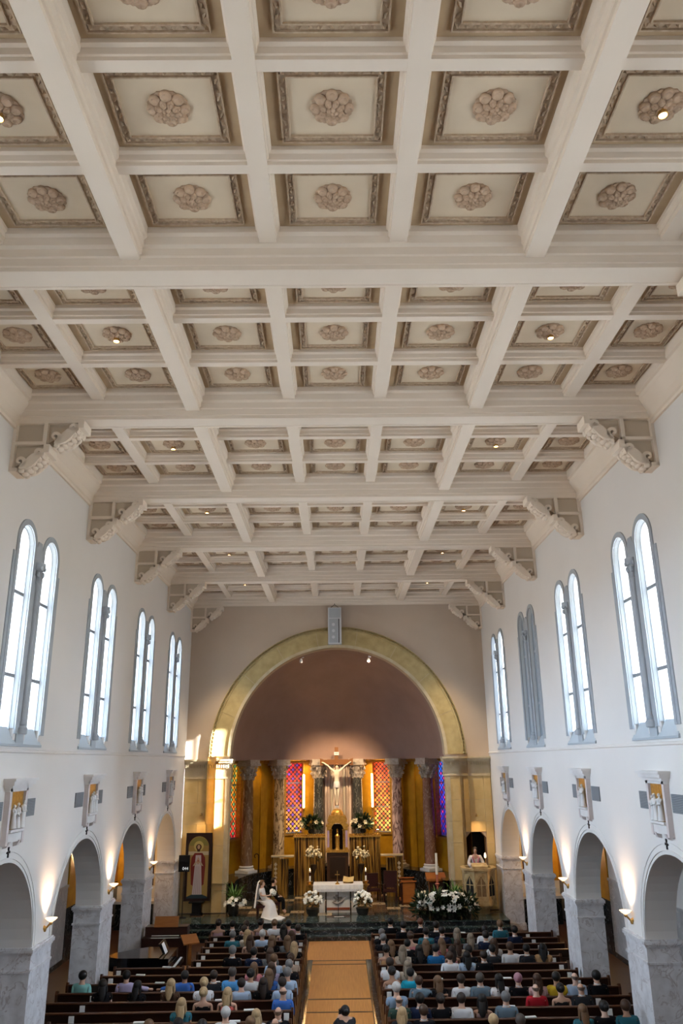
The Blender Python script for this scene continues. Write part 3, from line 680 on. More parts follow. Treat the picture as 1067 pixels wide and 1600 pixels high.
for row, (z, n, r, hh) in enumerate(((4.0,8,.26,.22),(4.2,8,.28,.22))):
    for i in range(n):
        a = 2*pi*(i+.5*row)/n; c_, s_ = cos(a), sin(a)
        for k, (dr, dz, w) in enumerate(((0,0,.075),(.02,.09,.085),(.04,.17,.075),(.09,.22,.05),(.10,.18,.03))):
            lf.ball((c_*(r+dr), s_*(r+dr), z+dz*hh/.22), (.045+.01*abs(c_),.045+.01*abs(s_),.05), 6, 4)
for i in range(4):
    a = pi/4+pi/2*i; lf.ball((.40*cos(a), .40*sin(a), 4.52), .065, 8, 6)
capl = lf.mesh('acanthus', True)
desc = ['brown veined marble column beside left jamb of the chancel arch','cream and dark breccia marble column left of the red stained window','dark green marble column just left of the crucifix','dark green marble column just right of the crucifix','rose veined marble column right of the orange stained window','reddish brown marble column beside right jamb of the chancel arch']
for i, a in enumerate((-60,-36,-11.5,11.5,36,60)):
    t = thing('marble_column', desc[i], 'column', apt(radians(a), 4.83, PZ), -radians(a), 'apse columns')
    link('base', base, WHITEM if i in (0,5) else TRAVL, t); link('shaft', shaft, CM[i], t); c = link('capital', capb, CAPM, t); link('acanthus', capl, CAPM, c)

# reredos: fluted rose panel behind the crucifix
rr = thing('reredos', 'tall fluted rose marble panel behind the crucifix', 'reredos', (0, AY+5.06, PZ))
for i in range(9):
    x = -.60+.15*i
    mb = MB().lathe([(.073,0),(.073,4.82)], 10, (x, 0, 0), pi, 2*pi, cap=False); mb.box(x-.073, x+.073, 0, .06, 0, 4.82); mb.build('flute', mat('rose_panel_%d' % i, (.78,.60,.48) if i not in (2,6) else (.80,.68,.52), .5), rr)
for s in (-1, 1): MB().box(min(s*.68,s*.83), max(s*.68,s*.83), -.1, .08, 0, 4.82).build('side_strip', mat('brown_strip', (.16,.10,.075), .5), rr)
# cross
cr = thing('crucifix', 'large wooden crucifix with pale figure and white title plate above the tabernacle', 'crucifix', (-.06, AY+4.20, 4.24))
CW = mat('cross_wood', (.21,.085,.028), .45)
MB().box(-.09,.09,-.05,.05,0,2.80).build('upright', CW, cr)
mb = MB(); mb.box(-.62,.62,-.06,.04,1.98,2.22)
for s in (-1,1): mb.prism([(s*.62,1.96),(s*.82,1.94),(s*.80,2.10),(s*.82,2.28),(s*.62,2.22)], 'y', -.06, .04)
mb.build('crossbar', CW, cr)
ti = MB().box(-.115,.115,-.075,-.05,2.42,2.57).build('title_plate', PAPER, cr)
def text(body, size, mat_, parent, loc, rot=(pi/2,0,0), nm='lettering'):
    cu = bpy.data.curves.new(nm, 'FONT'); cu.body = body; cu.size = size; cu.align_x = 'CENTER'; cu.align_y = 'CENTER'; cu.extrude = .002
    o = bpy.data.objects.new(nm, cu); C.objects.link(o); me = bpy.data.meshes.new_from_object(o.evaluated_get(bpy.context.evaluated_depsgraph_get())); bpy.data.objects.remove(o)
    q = link(nm, me, mat_, parent, loc); q.rotation_euler = rot; return q
text('INRI', .09, BLACK, ti, (0,-.078,2.495))
def skin_mesh(name, joints, edges, levels=1, root=0):
    """joints: list of ((x,y,z),(rx,ry)); grown with a Skin modifier and smoothed"""
    me = bpy.data.meshes.new(name); me.from_pydata([j[0] for j in joints], edges, [])
    o = bpy.data.objects.new(name, me); C.objects.link(o)
    o.modifiers.new('s', 'SKIN'); sub = o.modifiers.new('u', 'SUBSURF'); sub.levels = levels; sub.render_levels = levels
    for v, j in zip(me.skin_vertices[0].data, joints):
        r = j[1]; v.radius = r if isinstance(r, tuple) else (r, r)
    me.skin_vertices[0].data[root].use_root = True
    out = bpy.data.meshes.new_from_object(o.evaluated_get(bpy.context.evaluated_depsgraph_get())); bpy.data.objects.remove(o); bpy.data.meshes.remove(me)
    out.name = name
    for p in out.polygons: p.use_smooth = True
    return out
J = [((0,-.12,1.12),(.13,.09)),((0,-.13,1.35),(.13,.09)),((0,-.13,1.58),(.16,.10)),((0,-.13,1.76),.055),((.02,-.17,1.86),(.075,.09)),((.02,-.17,1.95),(.07,.085)),
     ((.20,-.12,1.72),.05),((.43,-.10,1.93),.04),((.66,-.09,2.08),.032),((.74,-.09,2.10),.03),((-.20,-.12,1.72),.05),((-.43,-.10,1.93),.04),((-.66,-.09,2.08),.032),((-.74,-.09,2.10),.03),
     ((.09,-.12,1.0),.085),((.07,-.19,.60),.065),((.03,-.12,.22),.04),((.02,-.18,.10),.035),((-.09,-.12,1.0),.085),((-.07,-.19,.60),.065),((-.02,-.12,.22),.04),((-.01,-.18,.10),.035)]
EG = [(0,1),(1,2),(2,3),(3,4),(4,5),(2,6),(6,7),(7,8),(8,9),(2,10),(10,11),(11,12),(12,13),(0,14),(14,15),(15,16),(16,17),(0,18),(18,19),(19,20),(20,21)]
cp = link('corpus', skin_mesh('corpus', J, EG), IVORY, cr)
MB().lathe([(.145,.92),(.16,1.0),(.15,1.16),(.135,1.2)], 12, (0,-.12,0)).build('loincloth', LINEN, cp, smooth=True)
MB().ball((.02,-.15,1.93),(.09,.09,.10),10,8,lambda x,y,z: y > -.2 or z > .5).build('hair', CW, cp, smooth=True)
MB().box(-.10,.10,-.06,.06,.0,.09).build('foot_block', LINEN, cr)
MB().box(-.03,.03,.05,.78,1.2,1.28).build('wall_mount', CW, cr)

# tabernacle with domed canopy, on a dark altar table with steps
tb = thing('tabernacle', 'gilded domed tabernacle canopy with a golden statue inside, below the crucifix', 'tabernacle', (-.05, AY+3.75, 2.42))
for s in (-1, 1):
    MB().box(min(s*.34,s*.50), max(s*.34,s*.50), -.30, .30, 0, .95).build('pier', GILT, tb)
    MB().box(min(s*.38,s*.47), max(s*.38,s*.47), -.31, -.295, .12, .85).build('violet_panel', mat('violet_panel', (.35,.26,.42), .4), tb)
    MB().lathe([(.05,0),(.04,.05),(.035,.8),(.05,.85),(.06,.9)], 10, (s*.29,-.28,0)).build('colonnette', GILT, tb, smooth=True)
mb = MB(); band(mb, ring_pts(0, .9, .28, 0, pi, 16), ring_pts(0, .9, .50, 0, pi, 16), lambda p, q, d: (p, d, q), -.32, .30); mb.build('canopy_arch', GILT, tb)
mb = MB()
for w, z0, z1 in ((.46,1.22,1.34),(.38,1.34,1.45),(.34,1.45,1.5)): mb.box(-w, w, -.3, .3, z0, z1)
mb.build('cornice', GILT, tb)
MB().lathe([(.30,1.5),(.30,1.56),(.27,1.66),(.20,1.74),(.08,1.79),(.0,1.80)], 20).build('dome', GILT, tb, smooth=True)
mb = MB()
for s in (-1,1):
    for z, x in ((1.0,.49),(1.25,.42),(1.38,.36)): mb.lathe([(.035,0),(.05,.06),(.02,.12),(.0,.2)], 8, (s*x,-.22,z))
mb.build('finials', GILT, tb, smooth=True)
MB().box(-.34,.34,.22,.28,0,1.1).build('back_panel', mat('tab_back', (.02,.012,.006), .6), tb)
MB().box(-.55,.55,-.36,.36,-.10,0).build('base', GILT, tb)
st = thing('golden_statue', 'small golden figure standing inside the tabernacle', 'statue', (-.05, AY+3.62, 2.42))
MB().lathe([(.13,0),(.12,.03),(.09,.1),(.11,.3),(.10,.5),(.12,.6),(.05,.68),(.04,.70)], 14).build('robe', GILT, st, smooth=True)
MB().ball((0,0,.76),(.055,.06,.075)).build('head', GILT, st, smooth=True)
MB().lathe([(.05,.82),(.06,.86),(.0,.95)], 10).build('crown', GILT, st, smooth=True)
at = thing('high_altar', 'dark high altar table with marble steps beneath the tabernacle', 'altar', (-.05, AY+3.75, ZS))
MB().box(-.50,.50,-.30,.36,0,1.80).build('body', mat('altar_brown', (.045,.022,.012), .3), at)
MB().box(-.36,.36,-.33,-.30,.75,1.6).build('front_panel', mat('altar_panel', (.02,.011,.007), .3), at)
for i, (w, d) in enumerate(((.82,1.5),(.72,1.15),(.62,.8))): MB().box(-w, w, -d, -.30, .19*i, .19*(i+1)).build('step', DARKM, at)
# onyx wings either side
for s, nm in ((-1,'left'), (1,'right')):
    wg = thing('onyx_screen', 'tall golden onyx screen wall %s of the tabernacle' % nm, 'screen', (-.06+s*1.30, AY+3.60, ZS))
    for i in range(8): MB().box(-.72+.18*i+.004, -.72+.18*(i+1)-.004, -.11-.02*(i%2), .10, 0, 2.46).build('onyx_panel', ONYX, wg)
    MB().box(-.76,.76,-.17,.14,2.46,2.53).build('cap', GILT, wg)
    mb = MB()
    for i in range(16): mb.ball((-.70+.093*i, -.1, 2.57),(.045,.03,.06),6,5)
    mb.build('cresting', GILT, wg, smooth=True)
    lw = thing('onyx_screen', 'low golden onyx screen with carved end pier, %s of the high altar' % nm, 'screen', (-.06+s*2.44, AY+2.95, ZS))
    for i in range(4): MB().box(-.40+.15*i+.004, -.40+.15*(i+1)-.004, -.10-.015*(i%2), .10, 0, 1.62).build('onyx_panel', ONYX, lw) if s < 0 else MB().box(.40-.15*(i+1)+.004, .40-.15*i-.004, -.10-.015*(i%2), .10, 0, 1.62).build('onyx_panel', ONYX, lw)
    e = MB().box(min(s*.20,s*.56), max(s*.20,s*.56), -.18, .16, 0, 1.70).build('end_pier', ONYX, lw)
    mb = MB()
    for i in range(6): mb.prism([(s*.38-.08, .5+.18*i),(s*.38,.41+.18*i),(s*.38+.08,.5+.18*i),(s*.38,.59+.18*i)], 'y', -.20, -.175)
    mb.build('carving', TRAVL, e)
    MB().box(-.44 if s > 0 else -.60, .60 if s > 0 else .44, -.2, .18, 1.70, 1.76).build('cap', TRAVL, lw)
# warm tube lamps beside the inner apse windows
for s, nm in ((-1,'left'), (1,'right')):
    t = thing('tube_lamp', 'glowing vertical tube lamp beside the inner stained window, %s of the crucifix' % nm, 'lamp', apt(s*radians(19.0), RWALL-.10, 4.2), -s*radians(19.0))
    MB().lathe([(.0,0),(.045,.02),(.045,1.55),(.0,1.58)], 10).build('tube', mat('tube_glow', (1,.8,.5), .4, emit=(1,.60,.25), estr=14.0), t, smooth=True)
    MB().box(-.06,.06,.03,.10,-.05,1.62).build('mount', GILT, t)
# little floodlights on the inner edge of the chancel arch
for s, nm in ((-1,'left'), (1,'right')):
    t = thing('floodlight', 'twin floodlight high inside the chancel arch, %s of centre' % nm, 'floodlight', (s*1.56-.06, AY+.40, 10.92), group='apse floodlights')
    for k in (-1, 1):
        h = MB().lathe([(.04,.10),(.075,.0),(.07,-.06)], 12, (0,0,0)).build('lamp_head', SPK, t, (k*.03-.0, 0, k*.11)); h.rotation_euler = (.5,0,0)
        MB().lathe([(.0,-.062),(.06,-.062),(.06,-.055),(0,-.055)], 12).build('lens', LAMPG, h)
    MB().tube([(0,.10,.42),(0,.02,.2),(0,0,-.1)], .015).build('mount', IRON, t)
    li = bpy.data.lights.new('flood_beam', 'SPOT'); li.energy = 1500; li.color = (1,.74,.45); li.spot_size = .85; li.spot_blend = .6; li.shadow_soft_size = .08
    lo = bpy.data.objects.new('flood_beam', li); C.objects.link(lo); lo.parent = t; lo.location = (0,-.1,-.15)
    lo.rotation_euler = (Vector((0, AY+4.4, 4.2))-Vector((s*1.56, AY+.3, 10.8))).to_track_quat('-Z','Y').to_euler()

# warm lamps: recessed in the ambulatory soffit, uplights on the screens, picture lights on the chancel wall
def spot(parent, loc, target, energy, size, col=(1,.66,.32), soft=.05):
    li = bpy.data.lights.new('lamp_beam', 'SPOT'); li.energy = energy; li.color = col; li.spot_size = size; li.spot_blend = 1.0; li.shadow_soft_size = soft
    lo = bpy.data.objects.new('lamp_beam', li); C.objects.link(lo); lo.parent = parent; lo.location = loc
    lo.rotation_euler = Vector(target).to_track_quat('-Z','Y').to_euler(); return lo
for a in (-50, -31, -18, 18, 31, 50):
    t = thing('ambulatory_lamp', 'small warm lamp in the soffit behind the apse columns, %s %s from the crucifix' % ('left' if a < 0 else 'right', {18:'nearest',31:'second',50:'farthest'}[abs(a)]), 'downlight', apt(radians(a), 5.05, 6.40), -radians(a), 'apse soffit lamps')
    MB().lathe([(.06,.12),(.07,.0),(.06,-.01),(.05,.03)], 12, cap=False).build('housing', BRASS, t, smooth=True); MB().lathe([(0,.02),(.05,.02),(.05,.03),(0,.03)], 12).build('lens', LAMPG, t)
    spot(t, (0,0,-.03), (0,.06,-1), 60 if a < 40 else 22, 2.0)
for s, nm in ((-1,'left'), (1,'right')):
    t = thing('uplight', 'small brass uplight on the %s onyx screen aimed at the crucifix' % nm, 'lamp', (-.06+s*1.92, AY+3.58, ZS+2.65))
    MB().lathe([(.06,0),(.05,.03),(.04,.06),(.06,.12),(.055,.12)], 12).build('body', BRASS, t, smooth=True); MB().lathe([(0,.121),(.05,.121),(.05,.125),(0,.125)], 12).build('lens', LAMPG, t)
    spot(t, (0,0,.16), (-s*1.9, .75, 3.1), 90, 1.7)
for x, z, tx, nm in ((-5.78, 4.25, 0, 'over the framed painting'), (5.85, 4.1, 0, 'over the pulpit niche')):
    t = thing('picture_light', 'small brass picture light on the stone wall %s' % nm, 'lamp', (x, YC-.05, z))
    MB().tube([(0,0,0),(0,-.22,.10),(0,-.36,.06)], .012).build('arm', BRASS, t); MB().lathe([(.03,.07),(.06,0),(.05,0)], 12, (0,-.36,0)).build('shade', BRASS, t, smooth=True)
    spot(t, (0,-.36,-.02), (0,.10,-1), 22, 2.2)
# loudspeaker hung before the arch crown
sp = thing('loudspeaker', 'tall white column loudspeaker hanging in front of the chancel arch crown', 'loudspeaker', (-.08, YC-.42, 11.38))
MB().box(-.30,.30,-.12,.25,0,1.64).build('cabinet', SPK, sp)
MB().box(-.25,.14,-.15,-.12,.05,1.13).build('grille', SPKG, sp); MB().box(-.25,.26,-.145,-.12,1.17,1.60).build('grille', SPKG, sp)
MB().box(.165,.205,-.125,-.115,.05,1.13).build('slot', BLACK, sp)
for z in (.3,.58,.86): MB().lathe([(0,0),(.05,0),(.07,.02)], 14).build('driver', SPK, sp, (-.06,-.152,z)).rotation_euler = (pi/2,0,0)
mb = MB()
for s in (-1,1): mb.tube([(s*.22,.05,1.64),(0,.05,1.80),(0,.05,1.86)], .012, 6)
mb.build('hanger', IRON, sp)

# ================================================================= wall fittings
def fig_mesh(seed):
    rnd = random.Random(seed); mb = MB(); out = []
    return out
def robed(mb, x, z, h, lean=0, arm=0, dep=.12):
    """small relief figure facing +y: robe, shoulders, head"""
    pr = [(.16,0),(.15,.04),(.12,.3),(.10,.55),(.13,.68),(.12,.78),(.05,.84),(.045,.87)]
    n = len(mb.v); mb.lathe([(r*h, q*h) for r, q in pr], 10, (0,0,0)); mb.ball((0,.02*h,.93*h),(.06*h,.065*h,.075*h),8,6)
    mb.tube([(.11*h,0,.76*h),(.17*h,.06*h,.6*h),(.08*h,.12*h,.55*h+arm*h)], .035*h, 6); mb.tube([(-.11*h,0,.76*h),(-.16*h,.06*h,.62*h),(-.06*h,.12*h,.58*h)], .035*h, 6)
    for i in range(n, len(mb.v)):
        p = mb.v[i]; mb.v[i] = (x+p[0]+lean*p[2], p[1]*dep/.12, z+p[2])
def station(loc, rz, label, seed):
    r = random.Random(seed)
    t = thing('station_relief', label, 'relief', loc, rz, 'stations of the cross')
    # local: x along the wall, y out into the nave, z up
    MB().box(-.44,.44,0,.05,.28,1.14).build('backing', PINKM, t)
    MB().box(-.33,.33,.05,.065,.32,1.05).build('gold_ground', GILT, t)
    for s in (-1,1): MB().prism([(s*.35,.04),(s*.45,.04),(s*.47,1.12),(s*.36,1.12)], 'y', 0, .11).build('pilaster', PINKM, t)
    mb = MB()
    for e, z0, z1 in ((.0,1.04,1.10),(.05,1.10,1.16),(.10,1.16,1.24),(.14,1.24,1.29)): mb.box(-.48-e,.48+e,0,.11+e,z0,z1)
    mb.build('cornice', WHITEM, t)
    MB().prism([(0,.32),(.15,.32),(.15,.27),(.10,.25),(.10,.08),(0,.06)], 'x', -.35, .35).build('plinth', WHITEM, t)
    for s in (-1,1): MB().prism([(0,.10),(.12,.10),(.08,.0),(0,-.02)], 'x', s*.26-.05, s*.26+.05).build('corbel', PINKM, t)
    n = r.choice((2,3,3)); xs = [(-.12,.13),(-.19,.0,.19)][n-2]
    for x in xs:
        mb = MB(); robed(mb, x+r.uniform(-.02,.02), .34, r.uniform(.44,.60), r.uniform(-.12,.12), r.uniform(-.1,.25)); o = mb.build('figure', WHITEM, t, smooth=True); o.location.y = .12
    if seed % 2:
        mb = MB(); k = r.uniform(-.15,.15); mb.tube([(k,.16,.45),(k+.12,.16,1.0)], .025, 6); mb.tube([(k-.10,.16,.86),(k+.28,.16,.80)], .022, 6); mb.build('carved_cross', WHITEM, t)
    return t
for s, nm in ((-1,'left'), (1,'right')):
    for j in range(-1, 4):
        y = cenY(j)+.1; rz = -pi/2 if s < 0 else pi/2
        station((s*XW, y, 4.84), rz, 'white relief of robed figures on gold, %s wall, %s arch from the chancel' % (nm, ORD[4-j]), j*2+s+11)
        for e, w in ((-1, 'loft side'), (1, 'chancel side')):
            v = thing('wall_grille', 'grey grille, %s wall, %s of relief over %s arch from chancel' % (nm, w, ORD[4-j]), 'grille', (s*XW, y+e*.86, 5.35), rz, 'wall grilles')
            MB().box(-.32,.32,0,.012,0,.35).build('backing', GREY, v)
            mb = MB()
            for i in range(11): mb.box(-.31,.31,.01,.022,.012+.031*i,.030+.031*i)
            o = mb.build('slats', GREYL, v); o['kind'] = 'stuff'
        c = thing('consecration_cross', 'small black cross on %s wall above %s arch from the chancel' % (nm, ORD[4-j]), 'cross', (s*XW, y, 4.63), rz, 'black wall crosses')
        MB().prism([(-.025,0),(.025,0),(.02,.08),(.075,.075),(.075,.125),(.02,.12),(.03,.2),(-.03,.2),(-.02,.12),(-.075,.125),(-.075,.075),(-.02,.08)], 'y', 0, .02).build('cross', IRON, c)
    for j in range(-1, 3):
        y = cenY(j)+BAY/2+.08
        t = thing('wall_sconce', 'lit brass shell sconce on %s pier, %s from the chancel' % (nm, ORD[3-j]), 'sconce', (s*XW, y, 3.02), group='shell sconces')
        MB().lathe([(.02,0),(.04,.02),(.09,.05),(.13,.085),(.135,.095),(.12,.09),(.08,.06),(.02,.03)], 18, (-s*.15,0,0), cap=False).build('shell', SHELL, t, smooth=True)
        mb = MB(); mb.tube([(0,0,-.10),(-s*.06,0,-.10),(-s*.15,0,0)], .022, 8); mb.ball((-s*.15,0,-.01),.04); mb.ball((-s*.03,0,-.13),(.035,.035,.06)); mb.build('arm', BRASS, t)
        MB().lathe([(0,0),(.05,0),(.04,.02),(0,.03)], 12).build('backplate', BRASS, t, (-s*.0,0,-.1)).rotation_euler = (0,-s*pi/2,0)
        li = bpy.data.lights.new('sconce_bulb', 'SPOT'); li.energy = 80; li.color = (1,.66,.40); li.spot_size = 1.7; li.spot_blend = 1; li.shadow_soft_size = .04
        lo = bpy.data.objects.new('sconce_bulb', li); C.objects.link(lo); lo.parent = t; lo.location = (-s*.24,0,.12); lo.rotation_euler = Vector((s*.42,0,1)).to_track_quat('-Z','Y').to_euler()

# ================================================================= sanctuary furniture
al = thing('altar_table', 'free-standing altar with white lace cloth and carved relief front', 'altar', (-.03, 35.45, ZS))
MB().box(-.50,.50,-.30,.35,0,.86).build('body', WHITEM, al)
MB().box(-.95,.95,-.42,.42,.92,1.03).build('mensa', WHITEM, al)
for s in (-1,1):
    MB().box(s*.66-.12, s*.66+.12, -.28, .30, 0, .92).build('support', WHITEM, al)
rb = mat('rust_band', (.24,.06,.025), .5)
MB().box(-.47,.47,-.325,-.30,.80,.92).build('upper_band', rb, al); MB().box(-.47,.47,-.325,-.30,.10,.19).build('lower_band', rb, al)
mb = MB()
for x in (-.49,0,.49): mb.box(x-.012,x+.012,-.345,-.30,0,.9)
mb.build('iron_bars', IRON, al)
mb = MB()
for i in range(14):
    a = random.uniform(0,6.28); r = random.uniform(.03,.2); mb.ball((r*1.1*cos(a), -.31, .52+r*.7*sin(a)), (.06,.02,.045), 6, 5)
mb.tube([(-.25,-.31,.40),(-.05,-.33,.33),(.15,-.33,.42),(.32,-.31,.60)], [.02,.05,.05,.02], 6)
mb.build('relief', mat('relief_grey', (.26,.23,.22), .6), al, smooth=True)
cl = MB(); cl.box(-1.01,1.01,-.47,.47,1.031,1.05)
n = 40
for y, s in ((-.475,-1),(.475,1)):
    P = [(-1.01+2.02*i/n, y+s*.008*sin(i*1.7)) for i in range(n+1)]; Q = [(p, q+s*.012) for p, q in P]
    band(cl, P, Q, lambda p, q, d: (p, q, d), .80, 1.05)
for x, s in ((-1.01,-1),(1.01,1)): cl.box(min(x,x+s*.012), max(x,x+s*.012), -.47,.47,.80,1.05)
clo = tag(cl.build('altar_cloth', LINEN), 'white altar cloth with lace edge hanging over the altar front', 'cloth'); clo.location = (-.03, 35.45, ZS)
lace = MB()
for i in range(50): lace.box(-1.0+.04*i, -.975+.04*i, -.495, -.49, .79+.02*(i%2), .90)
lace.build('lace_band', mat('lace', (.55,.57,.62), .8), clo)
t = thing('altar_cross', 'small brass cross standing on the altar cloth', 'cross', (-.06, 35.2, ZS+1.052))
MB().lathe([(.10,0),(.08,.03),(.03,.07),(.02,.12)], 12).build('foot', BRASS, t, smooth=True)
MB().box(-.012,.012,-.012,.012,.1,.50).box(-.10,.10,-.012,.012,.34,.37).build('cross', BRASS, t)
t = thing('missal', 'open golden book on a stand on the altar', 'book', (.40, 35.5, ZS+1.052), -.15)
MB().prism([(-.12,0),(.12,0),(.14,.16),(.12,.16)], 'x', -.2, .2).build('stand', BRASS, t)
for s in (-1,1): MB().add([(0,-.13,.05),(s*.22,-.13,.08),(s*.22,.14,.24),(0,.14,.20),(0,-.14,.035),(s*.22,-.14,.065),(s*.22,.15,.22),(0,.15,.18)], [(0,1,2,3),(4,7,6,5),(0,4,5,1),(1,5,6,2),(2,6,7,3),(3,7,4,0)]).build('page', mat('gilt_page', (.62,.44,.18), .5), t)
for s, nm in ((-1,'left'),(1,'right')):
    t = thing('altar_candlestick', 'tall altar candle in a brass and red stand, %s of the altar' % nm, 'candlestick', (-.04+s*1.17, 35.75, ZS), group='altar candlesticks')
    MB().lathe([(.16,0),(.15,.04),(.06,.1),(.03,.2),(.03,.5),(.05,.55),(.03,.6),(.03,.82),(.07,.88),(.14,.93),(.15,.96),(.05,.98),(.10,1.06),(.13,1.09),(.05,1.10)], 14).build('stand', BRASS, t, smooth=True)
    MB().lathe([(.038,1.10),(.036,1.50)], 12).build('candle', CANDLE, t, smooth=True)
    MB().lathe([(.041,1.30),(.041,1.44)], 12).build('red_band', RED, t, smooth=True)
    MB().lathe([(.0,1.50),(.018,1.53),(.010,1.57),(.0,1.60)], 8).build('flame', FLAME, t, smooth=True)
# --- flowers
def blossom_mesh(pet, r, droop, w):
    mb = MB()
    for k in range(pet):
        a = 2*pi*k/pet; u = Vector((cos(a), sin(a), 0)); v = Vector((-sin(a), cos(a), 0))
        P = [Vector((0,0,0)), u*r*.5+v*w+Vector((0,0,r*.55)), u*r+Vector((0,0,r*droop)), u*r*.5-v*w+Vector((0,0,r*.55))]
        mb.add([tuple(p) for p in P]+[tuple(u*r*.5+Vector((0,0,r*.42)))], [(0,1,4),(1,2,4),(2,3,4),(3,0,4)])
    return mb.mesh('blossom')
LILYM = blossom_mesh(6, .10, .55, .035); ROSEB = MB().ball((0,0,0),.055,8,6).ball((.03,.02,.02),.04,6,5).ball((-.03,.01,.02),.04,6,5).ball((0,-.03,.03),.04,6,5).mesh('blossom', True)
def fern_mesh(L, droop, w):
    mb = MB(); n = 8; path = [(0, L*.55*(i/n), L*(i/n)-droop*L*(i/n)**2.4) for i in range(n+1)]
    for i in range(n):
        a, b = Vector(path[i]), Vector(path[i+1]); ww = w*sin(pi*(.1+.88*i/n)); w2 = w*sin(pi*(.1+.88*(i+1)/n)) if i < n-1 else 0
        mb.add([(-ww,a.y,a.z+.01),(0,a.y,a.z),(ww,a.y,a.z+.01),(w2,b.y,b.z+.01),(0,b.y,b.z),(-w2,b.y,b.z+.01)], [(0,1,4,5),(1,2,3,4)])
    return mb.mesh('frond')
FERN = [fern_mesh(.80,.50,.028), fern_mesh(.68,.7,.032), fern_mesh(.95,.38,.026)]
def bunch(parent, n, c, r, me, m, hemi=True, seed=0, nm='blossom', sc=(1,1.3), out=.9):
    rd = random.Random(seed)
    for i in range(n):
        z = rd.uniform(-.15 if hemi else -.9, 1); a = rd.uniform(pi, 2*pi) if rd.random() < .7 else rd.uniform(0, pi); q = sqrt(max(0,1-z*z)); d = Vector((q*cos(a), q*sin(a), z))
        k = rd.uniform(out,1.05); o = link(nm, me, m, parent, (c[0]+r[0]*d.x*k, c[1]+r[1]*d.y*k, c[2]+r[2]*d.z*k))
        o.rotation_euler = (d+Vector((0,-.3,.1))).to_track_quat('Z','Y').to_euler(); f = rd.uniform(*sc); o.scale = (f,f,f)
def foliage(parent, n, c, r, m, seed, L=.16):
    rd = random.Random(seed); mb = MB()
    for i in range(n):
        a = rd.uniform(0,6.28); z = rd.uniform(-.6,1); q = sqrt(max(0,1-z*z)); d = Vector((q*cos(a),q*sin(a),z)); k = rd.uniform(.35,1)
        p = Vector((c[0]+r[0]*d.x*k, c[1]+r[1]*d.y*k, c[2]+r[2]*d.z*k)); u = (d+Vector((rd.uniform(-.6,.6),rd.uniform(-.6,.6),rd.uniform(-.3,.6)))).normalized(); v = u.cross(Vector((rd.uniform(-1,1),rd.uniform(-1,1),rd.uniform(-1,1)))).normalized()
        l = L*rd.uniform(.7,1.3); mb.add([tuple(p), tuple(p+u*l*.5+v*l*.16), tuple(p+u*l), tuple(p+u*l*.5-v*l*.16)], [(0,1,2,3)])
    o = mb.build('foliage', m, parent); o['kind'] = 'stuff'; return o
POT = mat('dark_pot', (.02,.02,.018), .35)
for s, nm in ((-1,'left'),(1,'right')):
    t = thing('flower_arrangement', 'round bouquet of white roses in dark pot, front %s corner of the altar' % nm, 'flowers', (-.06+s*1.0, 34.62, ZS))
    MB().lathe([(.18,0),(.24,.1),(.27,.26),(.25,.27)], 16).build('pot', POT, t, smooth=True)
    foliage(t, 110, (0,0,.50), (.32,.30,.28), LEAFD, 3+s); bunch(t, 36, (0,-.02,.55), (.33,.31,.30), ROSEB, LILY, seed=5+s)
    t = thing('flower_arrangement', 'dark leafy arrangement with white lilies on top of the %s onyx screen' % nm, 'flowers', (-.06+s*1.22, AY+3.60, ZS+2.63))
    MB().lathe([(.12,0),(.16,.08),(.14,.2)], 12).build('vase', POT, t, smooth=True)
    foliage(t, 420, (0,0,.42), (.42,.2,.36), LEAFD, 8+s, .22); bunch(t, 9, (0,0,.32), (.58,.24,.30), LILYM, CREAMF, seed=9+s)
    t = thing('flower_stand', 'cream blossom spray on a tall dark stand before the %s onyx screen' % nm, 'flowers', (-.06+s*1.10, AY+3.02, ZS))
    MB().lathe([(.22,0),(.2,.04),(.04,.1),(.03,.9),(.06,1.0),(.13,1.2),(.15,1.35),(.12,1.36)], 14).build('stand', mat('bronze_stand', (.035,.022,.014), .4), t, smooth=True)
    foliage(t, 70, (0,0,1.7), (.34,.2,.36), LEAFD, 18+s, .14); bunch(t, 48, (0,0,1.72), (.40,.24,.42), ROSEB, CREAMF, seed=19+s, sc=(.6,1.0), out=.5)
t = thing('lily_bed', 'wide bed of white lilies with green foliage in front of the pulpit', 'flowers', (4.15, 33.62, ZS))
for x in (-.85,-.3,.25,.8): MB().lathe([(.16,0),(.21,.1),(.23,.3),(.21,.31)], 14, (x,0,0)).build('pot', POT, t, smooth=True)
for k, x in enumerate((-.85,-.3,.25,.8)): foliage(t, 330, (x,-.04,.42), (.42,.32,.46), LEAFD, 30+k, .24)
bunch(t, 105, (0,-.06,.42), (1.18,.34,.52), LILYM, LILY, seed=33, sc=(.8,1.25), out=.8)
bunch(t, 8, (-.85,.05,.78), (.2,.15,.14), ROSEB, CREAMF, seed=35)
def palm(label, loc, n, seed, lil=0, h=.3, sc=1.0):
    t = thing('potted_palm', label, 'plant', loc); rd = random.Random(seed)
    MB().lathe([(.15,0),(.20,.08),(.22,h),(.20,h+.01)], 14).build('pot', POT, t, smooth=True)
    for i in range(n):
        o = link('frond', FERN[i % 3], LEAF, t, (0,0,h)); o.rotation_euler = (rd.uniform(-.1,.35), 0, 6.28*i/n+rd.uniform(-.3,.3)); f = sc*rd.uniform(.8,1.15); o.scale = (f,f,f)
    if lil: bunch(t, lil, (.12,-.2,.48), (.42,.22,.22), LILYM, LILY, seed=seed)
    return t
palm('green fern rising out of the lily bed, beside the pulpit', (4.62, 34.12, ZS), 34, 51, h=.62, sc=.85)
palm('light green fern rising out of the left half of the lily bed', (3.85, 34.15, ZS), 26, 52, h=.55, sc=.7)
